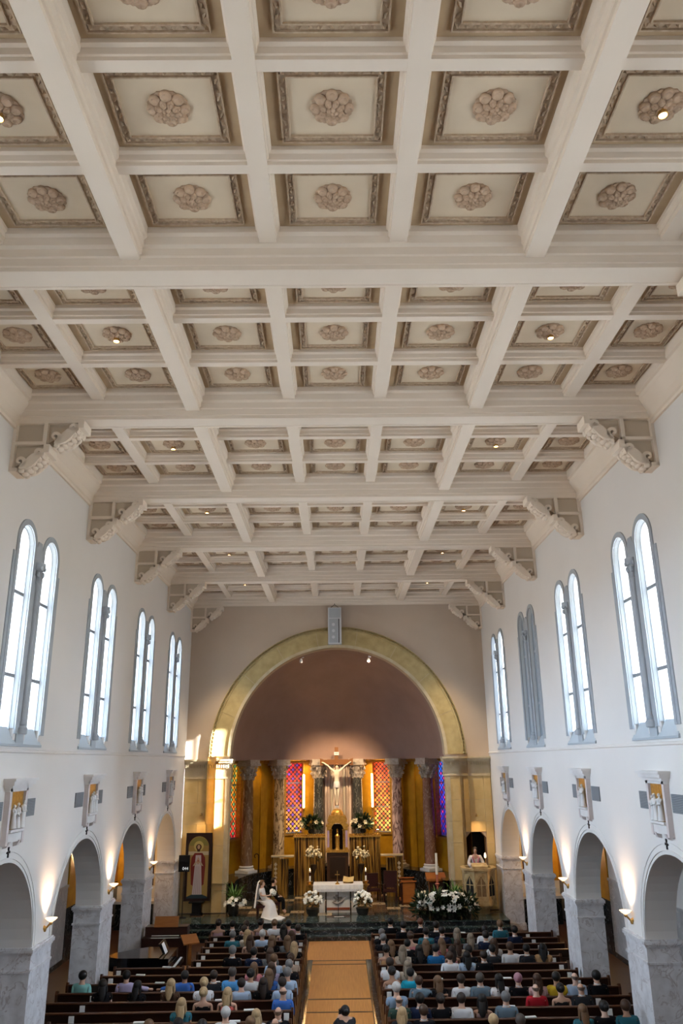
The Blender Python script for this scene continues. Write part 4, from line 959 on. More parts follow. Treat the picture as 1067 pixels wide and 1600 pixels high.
palm('potted palm with white lilies beside the left jamb of the chancel arch', (-4.25, 34.75, ZS), 46, 53, 16, h=.42, sc=1.05)
# --- pulpit
pu = thing('pulpit', 'carved travertine pulpit with pointed arch openings at the right of the sanctuary', 'pulpit', (5.68, 34.66, ZS)); pu.scale = (.92,.92,1)
PM = mat('pulpit_stone', (.56,.42,.22), .5, var=((.36,.24,.10), 6, 5, .2)); PB = mat('pulpit_panel', (.26,.16,.075), .5, var=((.16,.09,.04), 12, 3, .25))
def octo(r): return [(r*cos(pi/8+pi/4*k), r*sin(pi/8+pi/4*k)) for k in range(8)]
MB().prism(octo(.42), 'z', 0, .22).build('pedestal', PM, pu); MB().prism(octo(.58), 'z', .22, .34).build('pedestal_cap', PM, pu); MB().prism(octo(.76), 'z', .34, .56).build('base_block', PM, pu)
MB().prism(octo(.70), 'z', .56, .64).build('pulpit_floor', PM, pu)
for k in (3,4,5,6,7,0):
    a = pi/4*k+0; 
    fr = bpy.data.objects.new('parapet', None); ap = .70*cos(pi/8)
    w = .70*sin(pi/8)
    mb = MB(); mb.box(-w, w, -.03, .03, .56, .68); mb.box(-w, w, -.03, .03, 1.42, 1.55); mb.box(-w, -w+.07, -.03, .03, .68, 1.42); mb.box(w-.07, w, -.03, .03, .68, 1.42)
    A = [(-w+.07,.68)]+ring_pts(.06, 1.15, w-.01, pi, pi*.62, 6)+[(0,1.36)]+ring_pts(-.06, 1.15, w-.01, pi*.38, 0, 6)+[(w-.07,.68)]
    B = [(-w+.07,1.42)]+[(min(max(p,-w+.07),w-.07), 1.42) for p, q in A[1:-1]]+[(w-.07,1.42)]
    mb.box(-.02,.02,-.02,.02,.68,1.36); mb.box(-w+.07,w-.07,-.02,.02,1.08,1.11)
    for e in (-1,1): mb.prism([(e*(w-.07),1.42),(e*.0,1.42),(e*.06,1.34),(e*(w-.09),1.16),(e*(w-.07),1.10)], 'y', -.025, .025)
    o = mb.build('parapet', PM, pu); o.rotation_euler[2] = a+pi/2; o.location = (ap*cos(a), ap*sin(a), 0)
    pn = MB().box(-w+.05, w-.05, .0, .02, .66, 1.42).build('carved_panel', PB if k % 2 == 0 else BLACK, o); pn.location.y = -.018
    mb = MB().lathe([(.045,.56),(.035,.6),(.035,1.42),(.05,1.5),(.05,1.56)], 8).build('corner_shaft', PM, o, (w,-.0,0), smooth=True)
mb = MB()
for r0, z0, z1 in ((.75,1.55,1.62),(.82,1.62,1.70)):
    A = octo(r0)[2:]+octo(r0)[:1]; band(mb, octo(r0)+octo(r0)[:1], octo(.60)+octo(.60)[:1], lambda p, q, d: (p,q,d), z0, z1)
mb.build('cornice', PM, pu)
MB().prism([(-.66,1.71),(-.30,1.71),(-.30,1.88),(-.66,1.78)], 'x', -.33, .33).build('book_desk', PM, pu)
t = thing('candle_lamp', 'slim lit candle lamp standing at the right of the pulpit desk', 'candle', (6.02, 34.75, ZS+1.70))
MB().lathe([(.05,0),(.02,.04),(.015,.28),(.03,.30)], 10).build('stand', BRASS, t, smooth=True); MB().lathe([(.0,.30),(.045,.34),(.05,.42),(.03,.5),(.0,.53)], 10).build('globe', SHELL, t, smooth=True)
# --- paschal candle, chairs, kneelers
t = thing('paschal_candle', 'tall white paschal candle on a red stand behind the lilies', 'candle', (4.12, 35.75, ZS))
MB().lathe([(.2,0),(.18,.05),(.05,.12),(.035,.5),(.07,.56),(.035,.62),(.04,.85),(.09,.92),(.10,.95),(.05,.97),(.05,1.35)], 14).build('stand', mat('rose_stand', (.42,.13,.08), .4), t, smooth=True)
MB().lathe([(.055,1.30),(.052,2.12)], 14).build('candle', CANDLE, t, smooth=True)
def chair(label, loc, rz, wood, seatm, h=1.2, name='sanctuary_chair'):
    t = thing(name, label, 'chair', loc, rz)
    for x in (-.27,.27):
        for y in (-.24,.24): MB().box(x-.03,x+.03,y-.03,y+.03,0,.46 if y > 0 else h).build('leg', wood, t)
        MB().box(x-.035,x+.035,-.26,.26,.64,.69).build('armrest', wood, t); MB().box(x-.025,x+.025,.2,.25,.46,.64).build('arm_post', wood, t)
    MB().box(-.29,.29,-.26,.28,.40,.48).build('seat', seatm, t); b = MB().box(-.25,.25,-.26,-.20,.52,h).build('backrest', seatm, t); MB().box(-.3,.3,-.27,-.2,h-.05,h+.03).build('top_rail', wood, t)
    return t
DW = mat('dark_chair_wood', (.035,.012,.008), .35); OV = mat('orange_leather', (.42,.13,.03), .5)
chair('dark high-backed presider chair right of the altar', (2.25, 37.6, ZS), pi*.95, DW, RED, 1.18)
chair('dark chair half hidden behind the presider chair', (1.50, 37.9, ZS), pi*1.05, DW, RED, 1.05)
def prie(label, loc, rz):
    t = thing('prie_dieu', label, 'kneeler', loc, rz)
    for x in (-.29,.29): MB().prism([(-.25,0),(.35,0),(.35,.08),(-.05,.14),(-.03,.86),(-.25,.92)], 'x', x-.02, x+.02).build('side_panel', DW, t)
    MB().prism([(-.30,.90),(.02,.82),(.02,.87),(-.30,.95)], 'x', -.33, .33).build('desk', OV, t); MB().box(-.28,.28,.05,.36,.14,.22).build('kneeling_pad', OV, t); MB().box(-.28,.28,-.25,-.22,.1,.86).build('front_panel', WOOD, t)
    return t
prie('orange wooden kneeler right of the altar, beside the presider chair', (2.95, 36.9, ZS), .2)
prie('orange padded kneeler farther back, behind the other kneeler', (2.98, 38.05, ZS), .1)
t = thing('wooden_lectern', 'orange-brown wooden lectern box behind the paschal candle', 'lectern', (4.15, 36.55, ZS))
MB().box(-.3,.3,-.2,.2,0,.98).build('body', WOOD, t); MB().prism([(-.30,.98),(.28,.98),(.28,1.24),(-.30,1.06)], 'x', -.42, .42).build('slope', WOOD, t); MB().box(-.3,.3,-.22,-.2,.3,.9).build('panel', DW, t)
t = thing('processional_stand', 'slender dark staff with curled top beside the left brown column', 'staff', (-3.55, 37.6, ZS))
MB().lathe([(.16,0),(.14,.03),(.03,.08)], 12).build('foot', IRON, t, smooth=True); MB().tube([(0,0,.05),(0,0,1.9)]+[(-.09+.09*cos(a), 0, 1.9+.09*sin(a)) for a in [i*.35 for i in range(1,13)]], .018, 6).build('staff', IRON, t)
# --- painting on its dark pedestal and hymn board
pa = thing('icon_painting', 'tall framed painting of a haloed figure in red cloak and white robe', 'painting', (-5.80, 35.05, 1.02))
pa.rotation_euler[0] = -.03
PW, PH = .54, 2.57
pc = lambda n, c: mat('paint_'+n, c, .5)
MB().box(-PW,PW,-.03,.05,0,PH).build('panel', pc('frame', (.022,.008,.006)), pa)
gp = pc('gold', (.33,.21,.06)); mb = MB().prism([(-.42,.10),(.42,.10),(.42,2.02)]+ring_pts(0, 2.02, .42, 0, pi, 18)[1:-1]+[(-.42,2.02)], 'y', -.036, -.03); cv_ = mb.build('canvas', gp, pa)
def flat(nm, pts, m, k, par=None): return MB().prism(pts, 'y', -.036-.002*k-.002, -.036-.002*k).build(nm, m, par or cv_)
flat('ray_band', [(-.42,1.72),(-.42,1.86),(.42,1.86),(.42,1.72)], pc('cream', (.50,.42,.27)), 0)
flat('ground', [(-.42,.10),(.42,.10),(.42,.16),(.15,.27),(-.15,.27),(-.42,.16)], pc('teal', (.02,.045,.06)), 1)
flat('upper_glow', ring_pts(0, 2.02, .40, .15, pi-.15, 16), pc('olive', (.22,.19,.05)), 0)
flat('halo', ring_pts(0, 2.06, .20, 0, 2*pi, 24)[:-1], pc('halo', (.50,.38,.12)), 1)
flat('cloak', [(-.16,.55),(-.26,.62),(-.30,1.30),(-.28,1.62),(-.16,1.80),(.16,1.80),(.28,1.62),(.30,1.30),(.26,.62),(.16,.55)], pc('cloak', (.17,.02,.015)), 2)
flat('robe', [(-.20,.24),(-.14,1.2),(-.11,1.72),(.11,1.72),(.14,1.2),(.20,.24)], pc('robe', (.50,.42,.42)), 3)
for i in range(4): flat('fold', [(-.13+.075*i,.26),(-.09+.045*i,1.3),(-.08+.045*i,1.3),(-.115+.075*i,.26)], pc('fold', (.30,.24,.26)), 4)
flat('hair', ring_pts(0, 2.03, .115, 0, 2*pi, 16)[:-1], pc('hair', (.05,.018,.01)), 3); flat('beard', [(-.09,2.0),(.09,2.0),(.05,1.85),(-.05,1.85)], pc('hair2', (.05,.018,.01)), 3)
flat('face', [(.06*cos(a), 2.03+.085*sin(a)) for a in [i*pi/8 for i in range(16)]], pc('face', (.45,.28,.18)), 5)
flat('hands', [(-.09,1.45),(0,1.66),(.09,1.45),(0,1.36)], pc('hand', (.45,.28,.18)), 5); flat('heart', [(-.03,1.52),(.03,1.52),(0,1.46)], pc('heart', (.3,.02,.02)), 6)
flat('sleeve', [(-.22,1.30),(-.10,1.50),(-.07,1.36)], pc('sleeve', (.42,.33,.22)), 4); flat('sleeve', [(.22,1.30),(.10,1.50),(.07,1.36)], pc('sleeve2', (.42,.33,.22)), 4)
t = thing('painting_pedestal', 'square black pedestal under the framed painting', 'pedestal', (-5.78, 35.0, ZS))
MB().box(-.22,.22,-.2,.2,0,.06).build('foot', BLACK, t); MB().box(-.17,.17,-.15,.15,.06,.46).build('shaft', BLACK, t); MB().box(-.3,.3,-.2,.2,.46,.505).build('top', BLACK, t)
hb = thing('hymn_board', 'black hymn number board on a thin post left of the painting', 'sign', (-6.26, 34.45, ZS))
MB().lathe([(.18,0),(.16,.02),(.02,.05)], 14).build('foot', IRON, hb); MB().lathe([(.015,.03),(.015,1.72)], 8).build('post', IRON, hb)
hbp = MB().box(-.22,.22,-.04,.02,1.68,2.30).build('board', BLACK, hb)
text('044', .16, mat('digit_white', (.75,.78,.78), .5, emit=(.8,.85,.85), estr=.35), hbp, (.06,-.043,1.80))
t = thing('altar_plaque', 'small pale inscription plate set on the sanctuary edge before the altar', 'plaque', (.0, 34.2, ZS))
MB().box(-.26,.26,-.10,.10,0,.012).build('plate', DARKG, t); MB().box(-.19,.19,-.05,.05,.012,.016).build('inscription_field', WHITEM, t)
# --- grand piano and bench
pn = thing('grand_piano', 'black grand piano standing left of the front pews', 'piano', (-4.99, 26.35, 0))
out = [(0,-.74),(0,.74),(-.35,.74),(-.9,.72),(-1.25,.5),(-1.45,.25),(-1.75,.0),(-1.85,-.3),(-1.75,-.58),(-1.5,-.72),(-1.2,-.74)]
MB().prism(out[::-1], 'z', .62, .95).build('case', BLACKW, pn)
lid = MB().prism([(x*.99-.28 if x > -.3 else x*.99, y) for x, y in out][::-1], 'z', .95, .975).build('lid', BLACKW, pn)
MB().box(-.02,.20,-.70,.70,.58,.70).build('keybed', BLACKW, pn)
kb = MB().box(.02,.17,-.61,.61,.70,.715).build('white_keys', PAPER, pn)
mb = MB()
for i in range(36):
    if i % 7 not in (2,6): mb.box(.02,.11,-.60+.034*i+.02,-.60+.034*i+.034,.715,.73)
mb.build('black_keys', BLACKW, kb)
MB().prism([(-.22,.975),(-.20,.975),(-.36,1.27),(-.38,1.27)], 'y', -.4, .4).build('music_desk', BLACKW, pn)
for y in (-.62,.62): MB().lathe([(.05,0),(.03,.05),(.05,.2),(.065,.62)], 10, (-.12,y,0)).build('leg', BLACKW, pn)
MB().lathe([(.05,0),(.03,.05),(.05,.2),(.065,.62)], 10, (-1.5,-.25,0)).build('leg', BLACKW, pn)
MB().box(-.2,-.1,-.12,.12,.1,.62).build('pedal_lyre', BLACKW, pn)
t = thing('sheet_music', 'white sheet of music on the piano music desk', 'paper', (-5.17, 26.2, .985)); MB().prism([(.0,0),(.006,0),(-.124,.27),(-.13,.27)], 'y', -.16, .16).build('sheet', PAPER, t)
t = thing('piano_bench', 'orange wooden bench beside the piano keyboard', 'bench', (-4.56, 26.35, 0), 0)
MB().box(-.18,.18,-.38,.38,.44,.52).build('seat', WOOD, t)
for x in (-.14,.14):
    for y in (-.33,.33): MB().box(x-.025,x+.025,y-.025,y+.025,0,.44).build('leg', WOOD, t)
t = thing('cantor_stand', 'sloping orange wooden cantor stand beyond the piano', 'stand', (-4.75, 27.75, 0), .5)
MB().box(-.25,.25,-.2,.2,0,.05).build('foot', WOOD, t); MB().box(-.05,.05,-.05,.05,.05,1.0).build('post', WOOD, t); MB().prism([(-.18,.92),(.18,1.12),(.18,1.16),(-.18,.96)], 'x', -.26, .26).build('desk', WOOD, t)
t = thing('organ_console', 'dark organ console with a wooden music rack behind the piano', 'organ', (-5.75, 29.0, 0))
MB().box(-.75,.75,-.35,.35,0,.9).build('case', DW, t); MB().box(-.7,.7,-.1,.35,.9,1.2).build('upper_case', DW, t); MB().prism([(-.16,1.2),(-.13,1.2),(.02,1.5),(-.01,1.5)], 'x', -.4, .4).build('music_rack', WOOD, t)
for i in range(2): MB().box(-.45,.45,-.33+.1*i,-.27+.1*i,.90+.05*i,.91+.05*i).build('keyboard', CANDLE, t)

# ================================================================= pews
ROWY = lambda r: 28.13-.815*r
pewc = {}
def pew(x0, x1, r, label, group):
    w = round(x1-x0, 3)
    if w not in pewc:
        a = -w/2; b = w/2
        end = [(-.06,0),(.46,0),(.46,.30),(.42,.44),(.46,.60),(.40,.66),(.16,.68),(.06,.80),(.03,.93),(-.05,.95),(-.09,.88)]
        pewc[w] = dict(back=MB().prism([(-.035,.30),(.0,.30),(-.02,.87),(-.055,.87)], 'x', a+.05, b-.05).mesh('backrest'), cap=MB().prism([(-.075,.86),(.0,.86),(.005,.88),(-.01,.90),(-.065,.90),(-.08,.88)], 'x', a+.05, b-.05).mesh('cap_rail'),
            seat=MB().box(a+.05, b-.05, .0, .47, .40, .45).mesh('seat'), rack=MB().box(a+.06, b-.06, -.15, -.045, .60, .62).box(a+.06, b-.06, -.15, -.135, .62, .69).mesh('book_rack'),
            e0=MB().prism(end, 'x', a, a+.06).mesh('end_panel'), e1=MB().prism(end, 'x', b-.06, b).mesh('end_panel'))
    d = pewc[w]; t = thing('pew', label, 'pew', ((x0+x1)/2, ROWY(r), 0), group=group)
    link('backrest', d['back'], PEWW, t); link('cap_rail', d['cap'], PEWE, t); link('seat', d['seat'], PEWW, t); link('book_rack', d['rack'], PEWW, t); link('end_panel', d['e0'], PEWE, t); link('end_panel', d['e1'], PEWE, t)
bkm = MB().prism([(-.035,0),(-.005,0),(.0,.15),(-.03,.15)], 'x', -.06, .06).mesh('cover'); bkw = MB().box(-.12,.12,-.05,.03,0,.025).mesh('cover')
def booklet(x, r, label, wide):
    if wide: o = link('mass_booklet', bkw, PAPER, None, (x, ROWY(r)-.035, .9005), random.uniform(-.2,.2))
    else: o = link('mass_booklet', bkm, PAPER, None, (x, ROWY(r)-.085, .695))
    tag(o, label, 'booklet', 'booklets in the pews')
rb_ = random.Random(4)
taken = {}
PEOPLE = '''-1 -4.05 u dbrown mauve sleeveless
-1 -3.58 s black black suit
-1 -3.11 u dbrown mauve sleeveless
-1 -2.64 u black mauve sleeveless
-1 -2.17 u lbrown white top
-1 -1.7 s black mauve top
0 -3.09 s dbrown black suit
0 -1.81 l black mauve sleeveless
0 -1.34 s dbrown black suit
1 -3.37 s grey teal suit
1 -2.9 l blond cream top
1 -2.43 s white paleblue shirt
1 -1.51 l brown charcoal dress
2 -2.73 l brown nude sleeveless
2 -2.06 l lbrown black top
2 -1.59 l lbrown grey top
3 -1.34 l blond black dress
4 -3.06 s grey black suit
4 -2.45 s black navy suit
4 -1.98 l brown grey top
5 -1.81 s lbrown paleblue shirt
5 -1.34 u brown beige top
6 -2.28 l lbrown pink top
6 -1.81 l brown lavender top
6 -1.34 s grey black suit
7 -6.57 s black mint shirt
7 -5.45 a black lavender shirt
7 -3.96 b black blue shirt
7 -3.22 s dbrown charcoal suit
7 -2.75 s gbrown sky shirt
7 -2.28 u black white top
7 -1.81 l lbrown blue top
7 -1.34 s grey paleblue shirt
8 -5.82 l black black dress
8 -4.97 l black black dress
8 -4.15 l blond brown top
8 -3.34 u blond white top
8 -2.42 s dbrown paleblue shirt
8 -1.88 l dbrown black dress
8 -1.41 s dbrown paleblue shirt
9 -3.22 u blond black sleeveless
9 -2.65 l blond coral sleeveless
9 -1.34 n skin blue shirt
10 -3.58 l blond teal top
11 -2.47 s white white shirt
11 -1.81 l blond white top
11 -1.34 n skin black suit
12 -3.95 s lbrown grey jacket
12 -3.34 s black navy jacket
12 -2.84 s black charcoal jacket
12 -1.85 s lbrown brown top
12 -1.34 n skin black suit
-1 1.72 s black black suit
-1 2.73 s auburn black suit
0 2.09 s black black suit
0 3.16 s black black suit
0 5.25 s lbrown teal suit
1 1.34 s grey black suit
1 2.74 s black teal suit
1 3.25 s black navy suit
1 3.72 l ash green top
1 4.61 s black white shirt
1 5.55 s black navy suit
2 1.34 s grey black suit
2 2.18 u brown pink sleeveless
2 4.02 l ash grey top
2 4.49 s black navy suit
3 1.53 l lbrown black top
3 2.01 s black black suit
3 2.56 l lbrown black dress
3 3.03 l lbrown pink top
3 3.5 l brown cream top
3 4.58 l brown white top
4 1.34 u black tan sleeveless
4 1.81 l ash cream top
4 2.28 l black black dress
4 2.75 s black royal shirt
4 3.22 l dbrown pink sleeveless
4 3.71 s black black suit
4 4.38 s black charcoal suit
4 4.89 s brown white shirt
4 5.36 s black charcoal suit
4 5.83 l black tan top
5 3.05 s brown white shirt
5 3.52 l black paleblue top
5 3.99 s dbrown black suit
6 1.34 s dbrown white top
6 1.81 l ash cream top
7 1.34 u black white sleeveless
7 1.81 s black cyan shirt
8 1.95 a brown slate suit
8 2.42 l lbrown black top
8 2.99 s dbrown white shirt
8 3.46 s gbrown slate suit
8 3.93 l black white top
8 4.4 s rose black suit
8 4.87 l brown blush top
8 5.34 s black yellow top
8 5.81 n skin paleblue shirt
8 6.34 s black black suit
9 1.34 s white bluegrey top
9 4.64 n skin red sweater
9 5.22 u black black sleeveless
9 5.71 n skin charcoal suit
10 1.34 n skin green suit
10 1.81 s black navy suit
10 2.28 u dbrown black dress
10 2.75 s dbrown white shirt
10 3.22 l black floral sleeveless
10 3.76 s grey slate suit
11 1.34 l blond charcoal top
11 1.81 s brown black suit
11 5.26 l lbrown teal top
11 5.73 u black black dress
11 6.2 s brown teal shirt
12 3.17 s blond white top
12 3.73 s gbrown grey jacket'''
PP = []
for ln in PEOPLE.split('\n'):
    a = ln.split(); PP.append((int(a[0]), float(a[1]), *a[2:])); taken.setdefault((int(a[0])+1, a[1][0] == '-'), []).append(float(a[1]))
for r in range(-1, 13):
    n = ORD[r+2]
    if r <= 3: pew(-4.32, -1.08, r, 'dark wooden pew left of the centre aisle, %s row from the front' % n, 'left pews')
    elif r == 4:
        pew(-6.36, -4.38, r, 'short dark wooden pew directly in front of the piano keyboard side', 'left pews'); pew(-4.32, -1.08, r, 'dark wooden pew left of the centre aisle, %s row from the front' % n, 'left pews')
    else: pew(-6.50 if r in (5,11,10) else -7.15, -1.08, r, 'dark wooden pew left of the centre aisle, %s row from the front' % n, 'left pews')
    pew(1.06, 6.50 if r in (4,5,10,11) else 7.1 if r < 3 or r > 5 else 6.5, r, 'dark wooden pew right of the centre aisle, %s row from the front' % n, 'right pews')
    for sgn, nm in ((-1,'left'),(1,'right')):
        out_x = (4.1 if r <= 3 else 6.2) if sgn < 0 else 6.25
        spots = [(1.24,'at the aisle end',False),(out_x,'at the outer end',False)]
        k = rb_.randint(1,2)
        for q in range(k): spots.append((1.9+(out_x-2.2)*(q+rb_.random()*.8)/max(k,1), ('lying on the rail nearer the aisle','lying on the rail nearer the wall')[q], True))
        for x, w, wide in spots:
            xx = sgn*x
            if wide and any(abs(xx-p[1]) < .42 for p in PP if p[0] == r): continue
            booklet(xx, r, 'white booklet %s, back of %s pew %s' % (w, nm, n), wide)
# ================================================================= people
HC = dict(black=(.008,.006,.005), dbrown=(.025,.013,.008), brown=(.06,.028,.014), lbrown=(.16,.085,.04), blond=(.48,.33,.17), ash=(.26,.20,.14), gbrown=(.07,.055,.045), grey=(.18,.175,.17), white=(.62,.60,.57), auburn=(.12,.035,.015), rose=(.42,.20,.24), skin=(.24,.17,.13))
CC = dict(mint=(.26,.58,.54), black=(.006,.006,.008), lavender=(.45,.40,.58), brown=(.07,.035,.02), blue=(.05,.15,.48), white=(.72,.72,.73), teal=(.03,.14,.18), grey=(.16,.17,.18), navy=(.012,.02,.05), charcoal=(.025,.027,.032), sky=(.10,.36,.72), pink=(.62,.22,.24), paleblue=(.42,.54,.70), coral=(.75,.14,.11), mauve=(.36,.22,.24), cream=(.58,.50,.40), nude=(.50,.32,.24), beige=(.42,.32,.24), green=(.03,.06,.045), tan=(.42,.25,.12), royal=(.015,.12,.30), cyan=(.02,.42,.60), slate=(.14,.20,.25), bluegrey=(.26,.36,.48), floral=(.30,.18,.16), red=(.32,.008,.016), blush=(.66,.42,.42), yellow=(.62,.42,.03))
HM = {k: mat('hair_'+k, v, .55, var=(tuple(c*.6 for c in v), (30,30,4), 3, .25)) for k, v in HC.items()}
CMAT = {k: mat('cloth_'+k, v, .85, spec=.15, var=(tuple(c*.8 for c in v), 5, 3, .3)) for k, v in CC.items()}
SKINS = [SKIN, mat('skin_tan', (.40,.22,.14), .6), mat('skin_pale', (.62,.40,.30), .6)]
def arm_chain(Jn, E, sh, pts):
    k = sh
    for p, r in pts: Jn.append((p, r)); E.append((k, len(Jn)-1)); k = len(Jn)-1
    return k
def fingers(Jn, E, w, palm, d, side):
    """five unequal bent fingers from the palm joint"""
    d = Vector(d).normalized(); lat = d.cross(Vector((0,0,1))).normalized()*side; p = Vector(palm)
    for i, (o, L) in enumerate(((-.030,.060),(-.010,.072),(.010,.066),(.028,.050))):
        a = p+lat*o+d*.03; b = a+d*L*.55+Vector((0,0,-.006)); c = b+d*L*.35+Vector((0,0,-.022)); k = w
        for q, r in ((a,.011),(b,.009),(c,.007)): Jn.append((tuple(q), r)); E.append((k, len(Jn)-1)); k = len(Jn)-1
    a = p-lat*.042-d*.005; b = a-lat*.014+d*.035; k = w
    for q, r in ((a,.012),(b,.009)): Jn.append((tuple(q), r)); E.append((k, len(Jn)-1)); k = len(Jn)-1
def seated(armL='lap', armR='lap', cloth=None, hands=False):
    """cloth None: bare body; 'long','short','none': garment with that sleeve"""
    g = .014 if cloth else 0; R = lambda *r: tuple(x+g for x in r) if len(r) > 1 else r[0]+g
    b_ = 0 if cloth else -.03; Jn = [((0,.03,.56),R(.165+b_,.14+b_)),((0,.01,.74),R(.155+b_,.115+b_)),((0,-.005,.92),R(.185+b_,.12+b_))]; E = [(0,1),(1,2)]
    if not cloth:
        Jn += [((0,0,1.04),(.07,.062)),((0,.005,1.09),(.06,.062)),((0,.03,1.15),(.08,.088)),((0,.025,1.225),(.088,.103)),((0,.012,1.305),(.064,.074)),((0,.130,1.195),(.018,.02))]
        E += [(2,3),(3,4),(4,5),(5,6),(6,7),(6,8)]
    else: Jn += [((0,0,1.035),R(.085,.075))]; E += [(2,3)]
    for s, arm in ((-1,armL),(1,armR)):
        if cloth == 'none': 
            Jn.append(((s*.13,-.005,1.0),R(.055))); E.append((2,len(Jn)-1)); continue
        Jn.append(((s*.205,-.005,.995),R(.062+b_*.9))); E.append((2,len(Jn)-1)); k = len(Jn)-1
        if arm == 'out': ch = [((s*.42,-.05,.95),R(.048)),((s*.62,-.06,.93),R(.04)),((s*.72,-.05,.92),.036)]
        elif arm == 'fwd': ch = [((s*.25,.05,.80),R(.05)),((s*.16,.30,.80),R(.036)),((s*.10,.37,.80),.036)]
        else: ch = [((s*.222,.0,.76),R(.046)),((s*.15,.22,.66),R(.036)),((s*.09,.29,.65),.036)]
        if not cloth: ch = [(p_, r_-.012) for p_, r_ in ch[:-1]]+ch[-1:]
        if cloth: ch = ch[:2] if cloth == 'long' else [(tuple(Vector(Jn[k][0])*.45+Vector(ch[0][0])*.55), R(.055))]
        kk = arm_chain(Jn, E, k, ch)
        if hands and not cloth: d = Vector(ch[-1][0])-Vector(ch[-2][0]); fingers(Jn, E, kk, ch[-1][0], d, s)
    for s in (-1,1):
        Jn.append(((s*.10,.40,.555),R(.08))); E.append((0,len(Jn)-1)); k = len(Jn)-1
        arm_chain(Jn, E, k, [((s*.10,.42,.14),R(.052))]+([((s*.10,.53,.06),.045)] if not cloth else []))
    return Jn, E
BODY = {}; CLO = {}
for key, L_, R_ in (('lap','lap','lap'),('outR','lap','out'),('outL','out','lap')):
    BODY[key] = skin_mesh('person', *seated(L_, R_))
    for c in ('long','short','none'): CLO[key, c] = skin_mesh('clothing', *seated(L_, R_, c))
def hair_mesh(kind):
    mb = MB(); c = (0,.008,1.245); r = (.106,.124,.112)
    if kind == 'n': mb.ball(c, (.098,.116,.10), 16, 12, lambda x,y,z: -.85 < z < -.02 and y < .15)
    else: mb.ball(c, r, 16, 12, lambda x,y,z: (y < .35 and z > -.8) or z > .55)
    if kind == 'l':
        mb.tube([(0,-.05,1.25),(0,-.085,1.17),(0,-.12,1.06),(0,-.15,.97),(0,-.155,.90)], [.075,.082,.086,.07,.03], 12, .42)
        for s in (-1,1): mb.tube([(s*.085,.0,1.24),(s*.10,-.03,1.10),(s*.095,-.09,.98)], [.03,.035,.02], 8)
    if kind == 'u': mb.ball((0,-.115,1.25), (.058,.05,.055), 10, 8)
    return mb.mesh('hair', True)
HAIR = {k: hair_mesh(k) for k in 'slun'}
SLV = dict(shirt='long', suit='long', jacket='long', sweater='long', top='short', dress='short', sleeveless='none')
cnt = {}
order = {}
for p in PP: order.setdefault((p[0], p[1] < 0), []).append(abs(p[1]))
rp = random.Random(11)
CN = dict(royal='royal blue', sky='sky blue', paleblue='pale blue', bluegrey='blue-grey')
for r, x, h, hc, cc, gm in PP:
    q = sorted(order[r, x < 0]).index(abs(x))+1; nm = 'left' if x < 0 else 'right'
    key = 'lap'
    if h == 'a': key = 'outR'; h = 's'
    if h == 'b': key = 'outL'; h = 's'
    o = link('person', BODY[key], rp.choice(SKINS) if gm != 'suit' else SKINS[0], None, (x, ROWY(r)+.17, rp.uniform(-.04,.03)), rp.uniform(-.25,.25) if key == 'lap' else 0)
    f = rp.uniform(.97,1.05) if h != 'l' else rp.uniform(.95,1.0); o.scale = (f,f,f); o.location.z = .42-.42*f
    tag(o, 'person in %s %s%s, %s pews, %s row, %s from aisle' % (CN.get(cc, cc), gm, ' with arm along the pew' if key != 'lap' else '', nm, ORD[r+2], ORD[q]), 'person', 'wedding guests')
    link('clothing', CLO[key, SLV[gm]], CMAT[cc], o); link('hair', HAIR[h], HM[hc], o)
    if gm == 'suit' or (gm == 'jacket'): 
        MB().lathe([(.072,1.05),(.076,1.085)], 12, (0,.004,0), cap=False).build('collar', PAPER, o)
# --- bride, groom, priest, photographer
def face(o, hx=0, hy=.03, hz=1.225):
    mb = MB()
    for s in (-1,1): mb.ball((hx+s*.032, hy+.088, hz+.005), (.012,.008,.008), 6, 5)
    mb.build('eyes', BLACK, o); MB().ball((hx,hy+.088,hz-.055),(.024,.008,.007),8,5).build('mouth', mat('lips', (.40,.12,.10), .5), o)
def stool(label, loc, rz):
    t = thing('velvet_stool', label, 'stool', loc, rz); MB().box(-.26,.26,-.25,.25,.36,.45).build('cushion', RED, t)
    for x in (-.21,.21):
        for y in (-.2,.2): MB().box(x-.03,x+.03,y-.03,y+.03,0,.36).build('leg', DW, t)
stool('dark red velvet stool under the bride', (-3.04, 34.42, ZS), -pi/2); stool('dark red velvet stool under the groom', (-2.64, 35.02, ZS), -pi/2)
br = link('person', skin_mesh('person', *seated('lap','fwd',None,True)), SKINS[2], None, (-3.10, 34.42, ZS), -pi/2-.15)
tag(br, 'person in white wedding gown and long veil seated at the sanctuary, holding white flowers', 'person'); face(br)
GOWN = mat('gown_white', (.80,.80,.80), .75, var=((.72,.72,.74), 8, 3, .3))
gw = link('gown', skin_mesh('gown', *seated('lap','fwd','short')), GOWN, br)
mb = MB(); vs = []; fs = []; n = 20
prof = [(.60,.05,.19,.20),(.58,.30,.22,.30),(.45,.44,.27,.24),(.25,.46,.33,.26),(.02,.46,.42,.34)]
for z, cy, rx, ry in prof:
    for k in range(n): a = 2*pi*k/n; f = 1+.07*sin(5*a)*(z < .5); vs.append((rx*cos(a)*f, cy-.12+ry*sin(a)*f, z))
for j in range(len(prof)-1):
    for k in range(n): fs.append((j*n+k, j*n+(k+1)%n, (j+1)*n+(k+1)%n, (j+1)*n+k))
mb.add(vs, fs).build('skirt', GOWN, gw, smooth=True)
MB().prism([(-.35,.2),(.4,.2),(.75,.55),(.62,.95),(.15,1.0),(-.2,.7)], 'z', .002, .03).build('train', GOWN, gw)
link('hair', HAIR['u'], HM['lbrown'], br)
VE = mat('veil_tulle', (.82,.84,.88), .9)
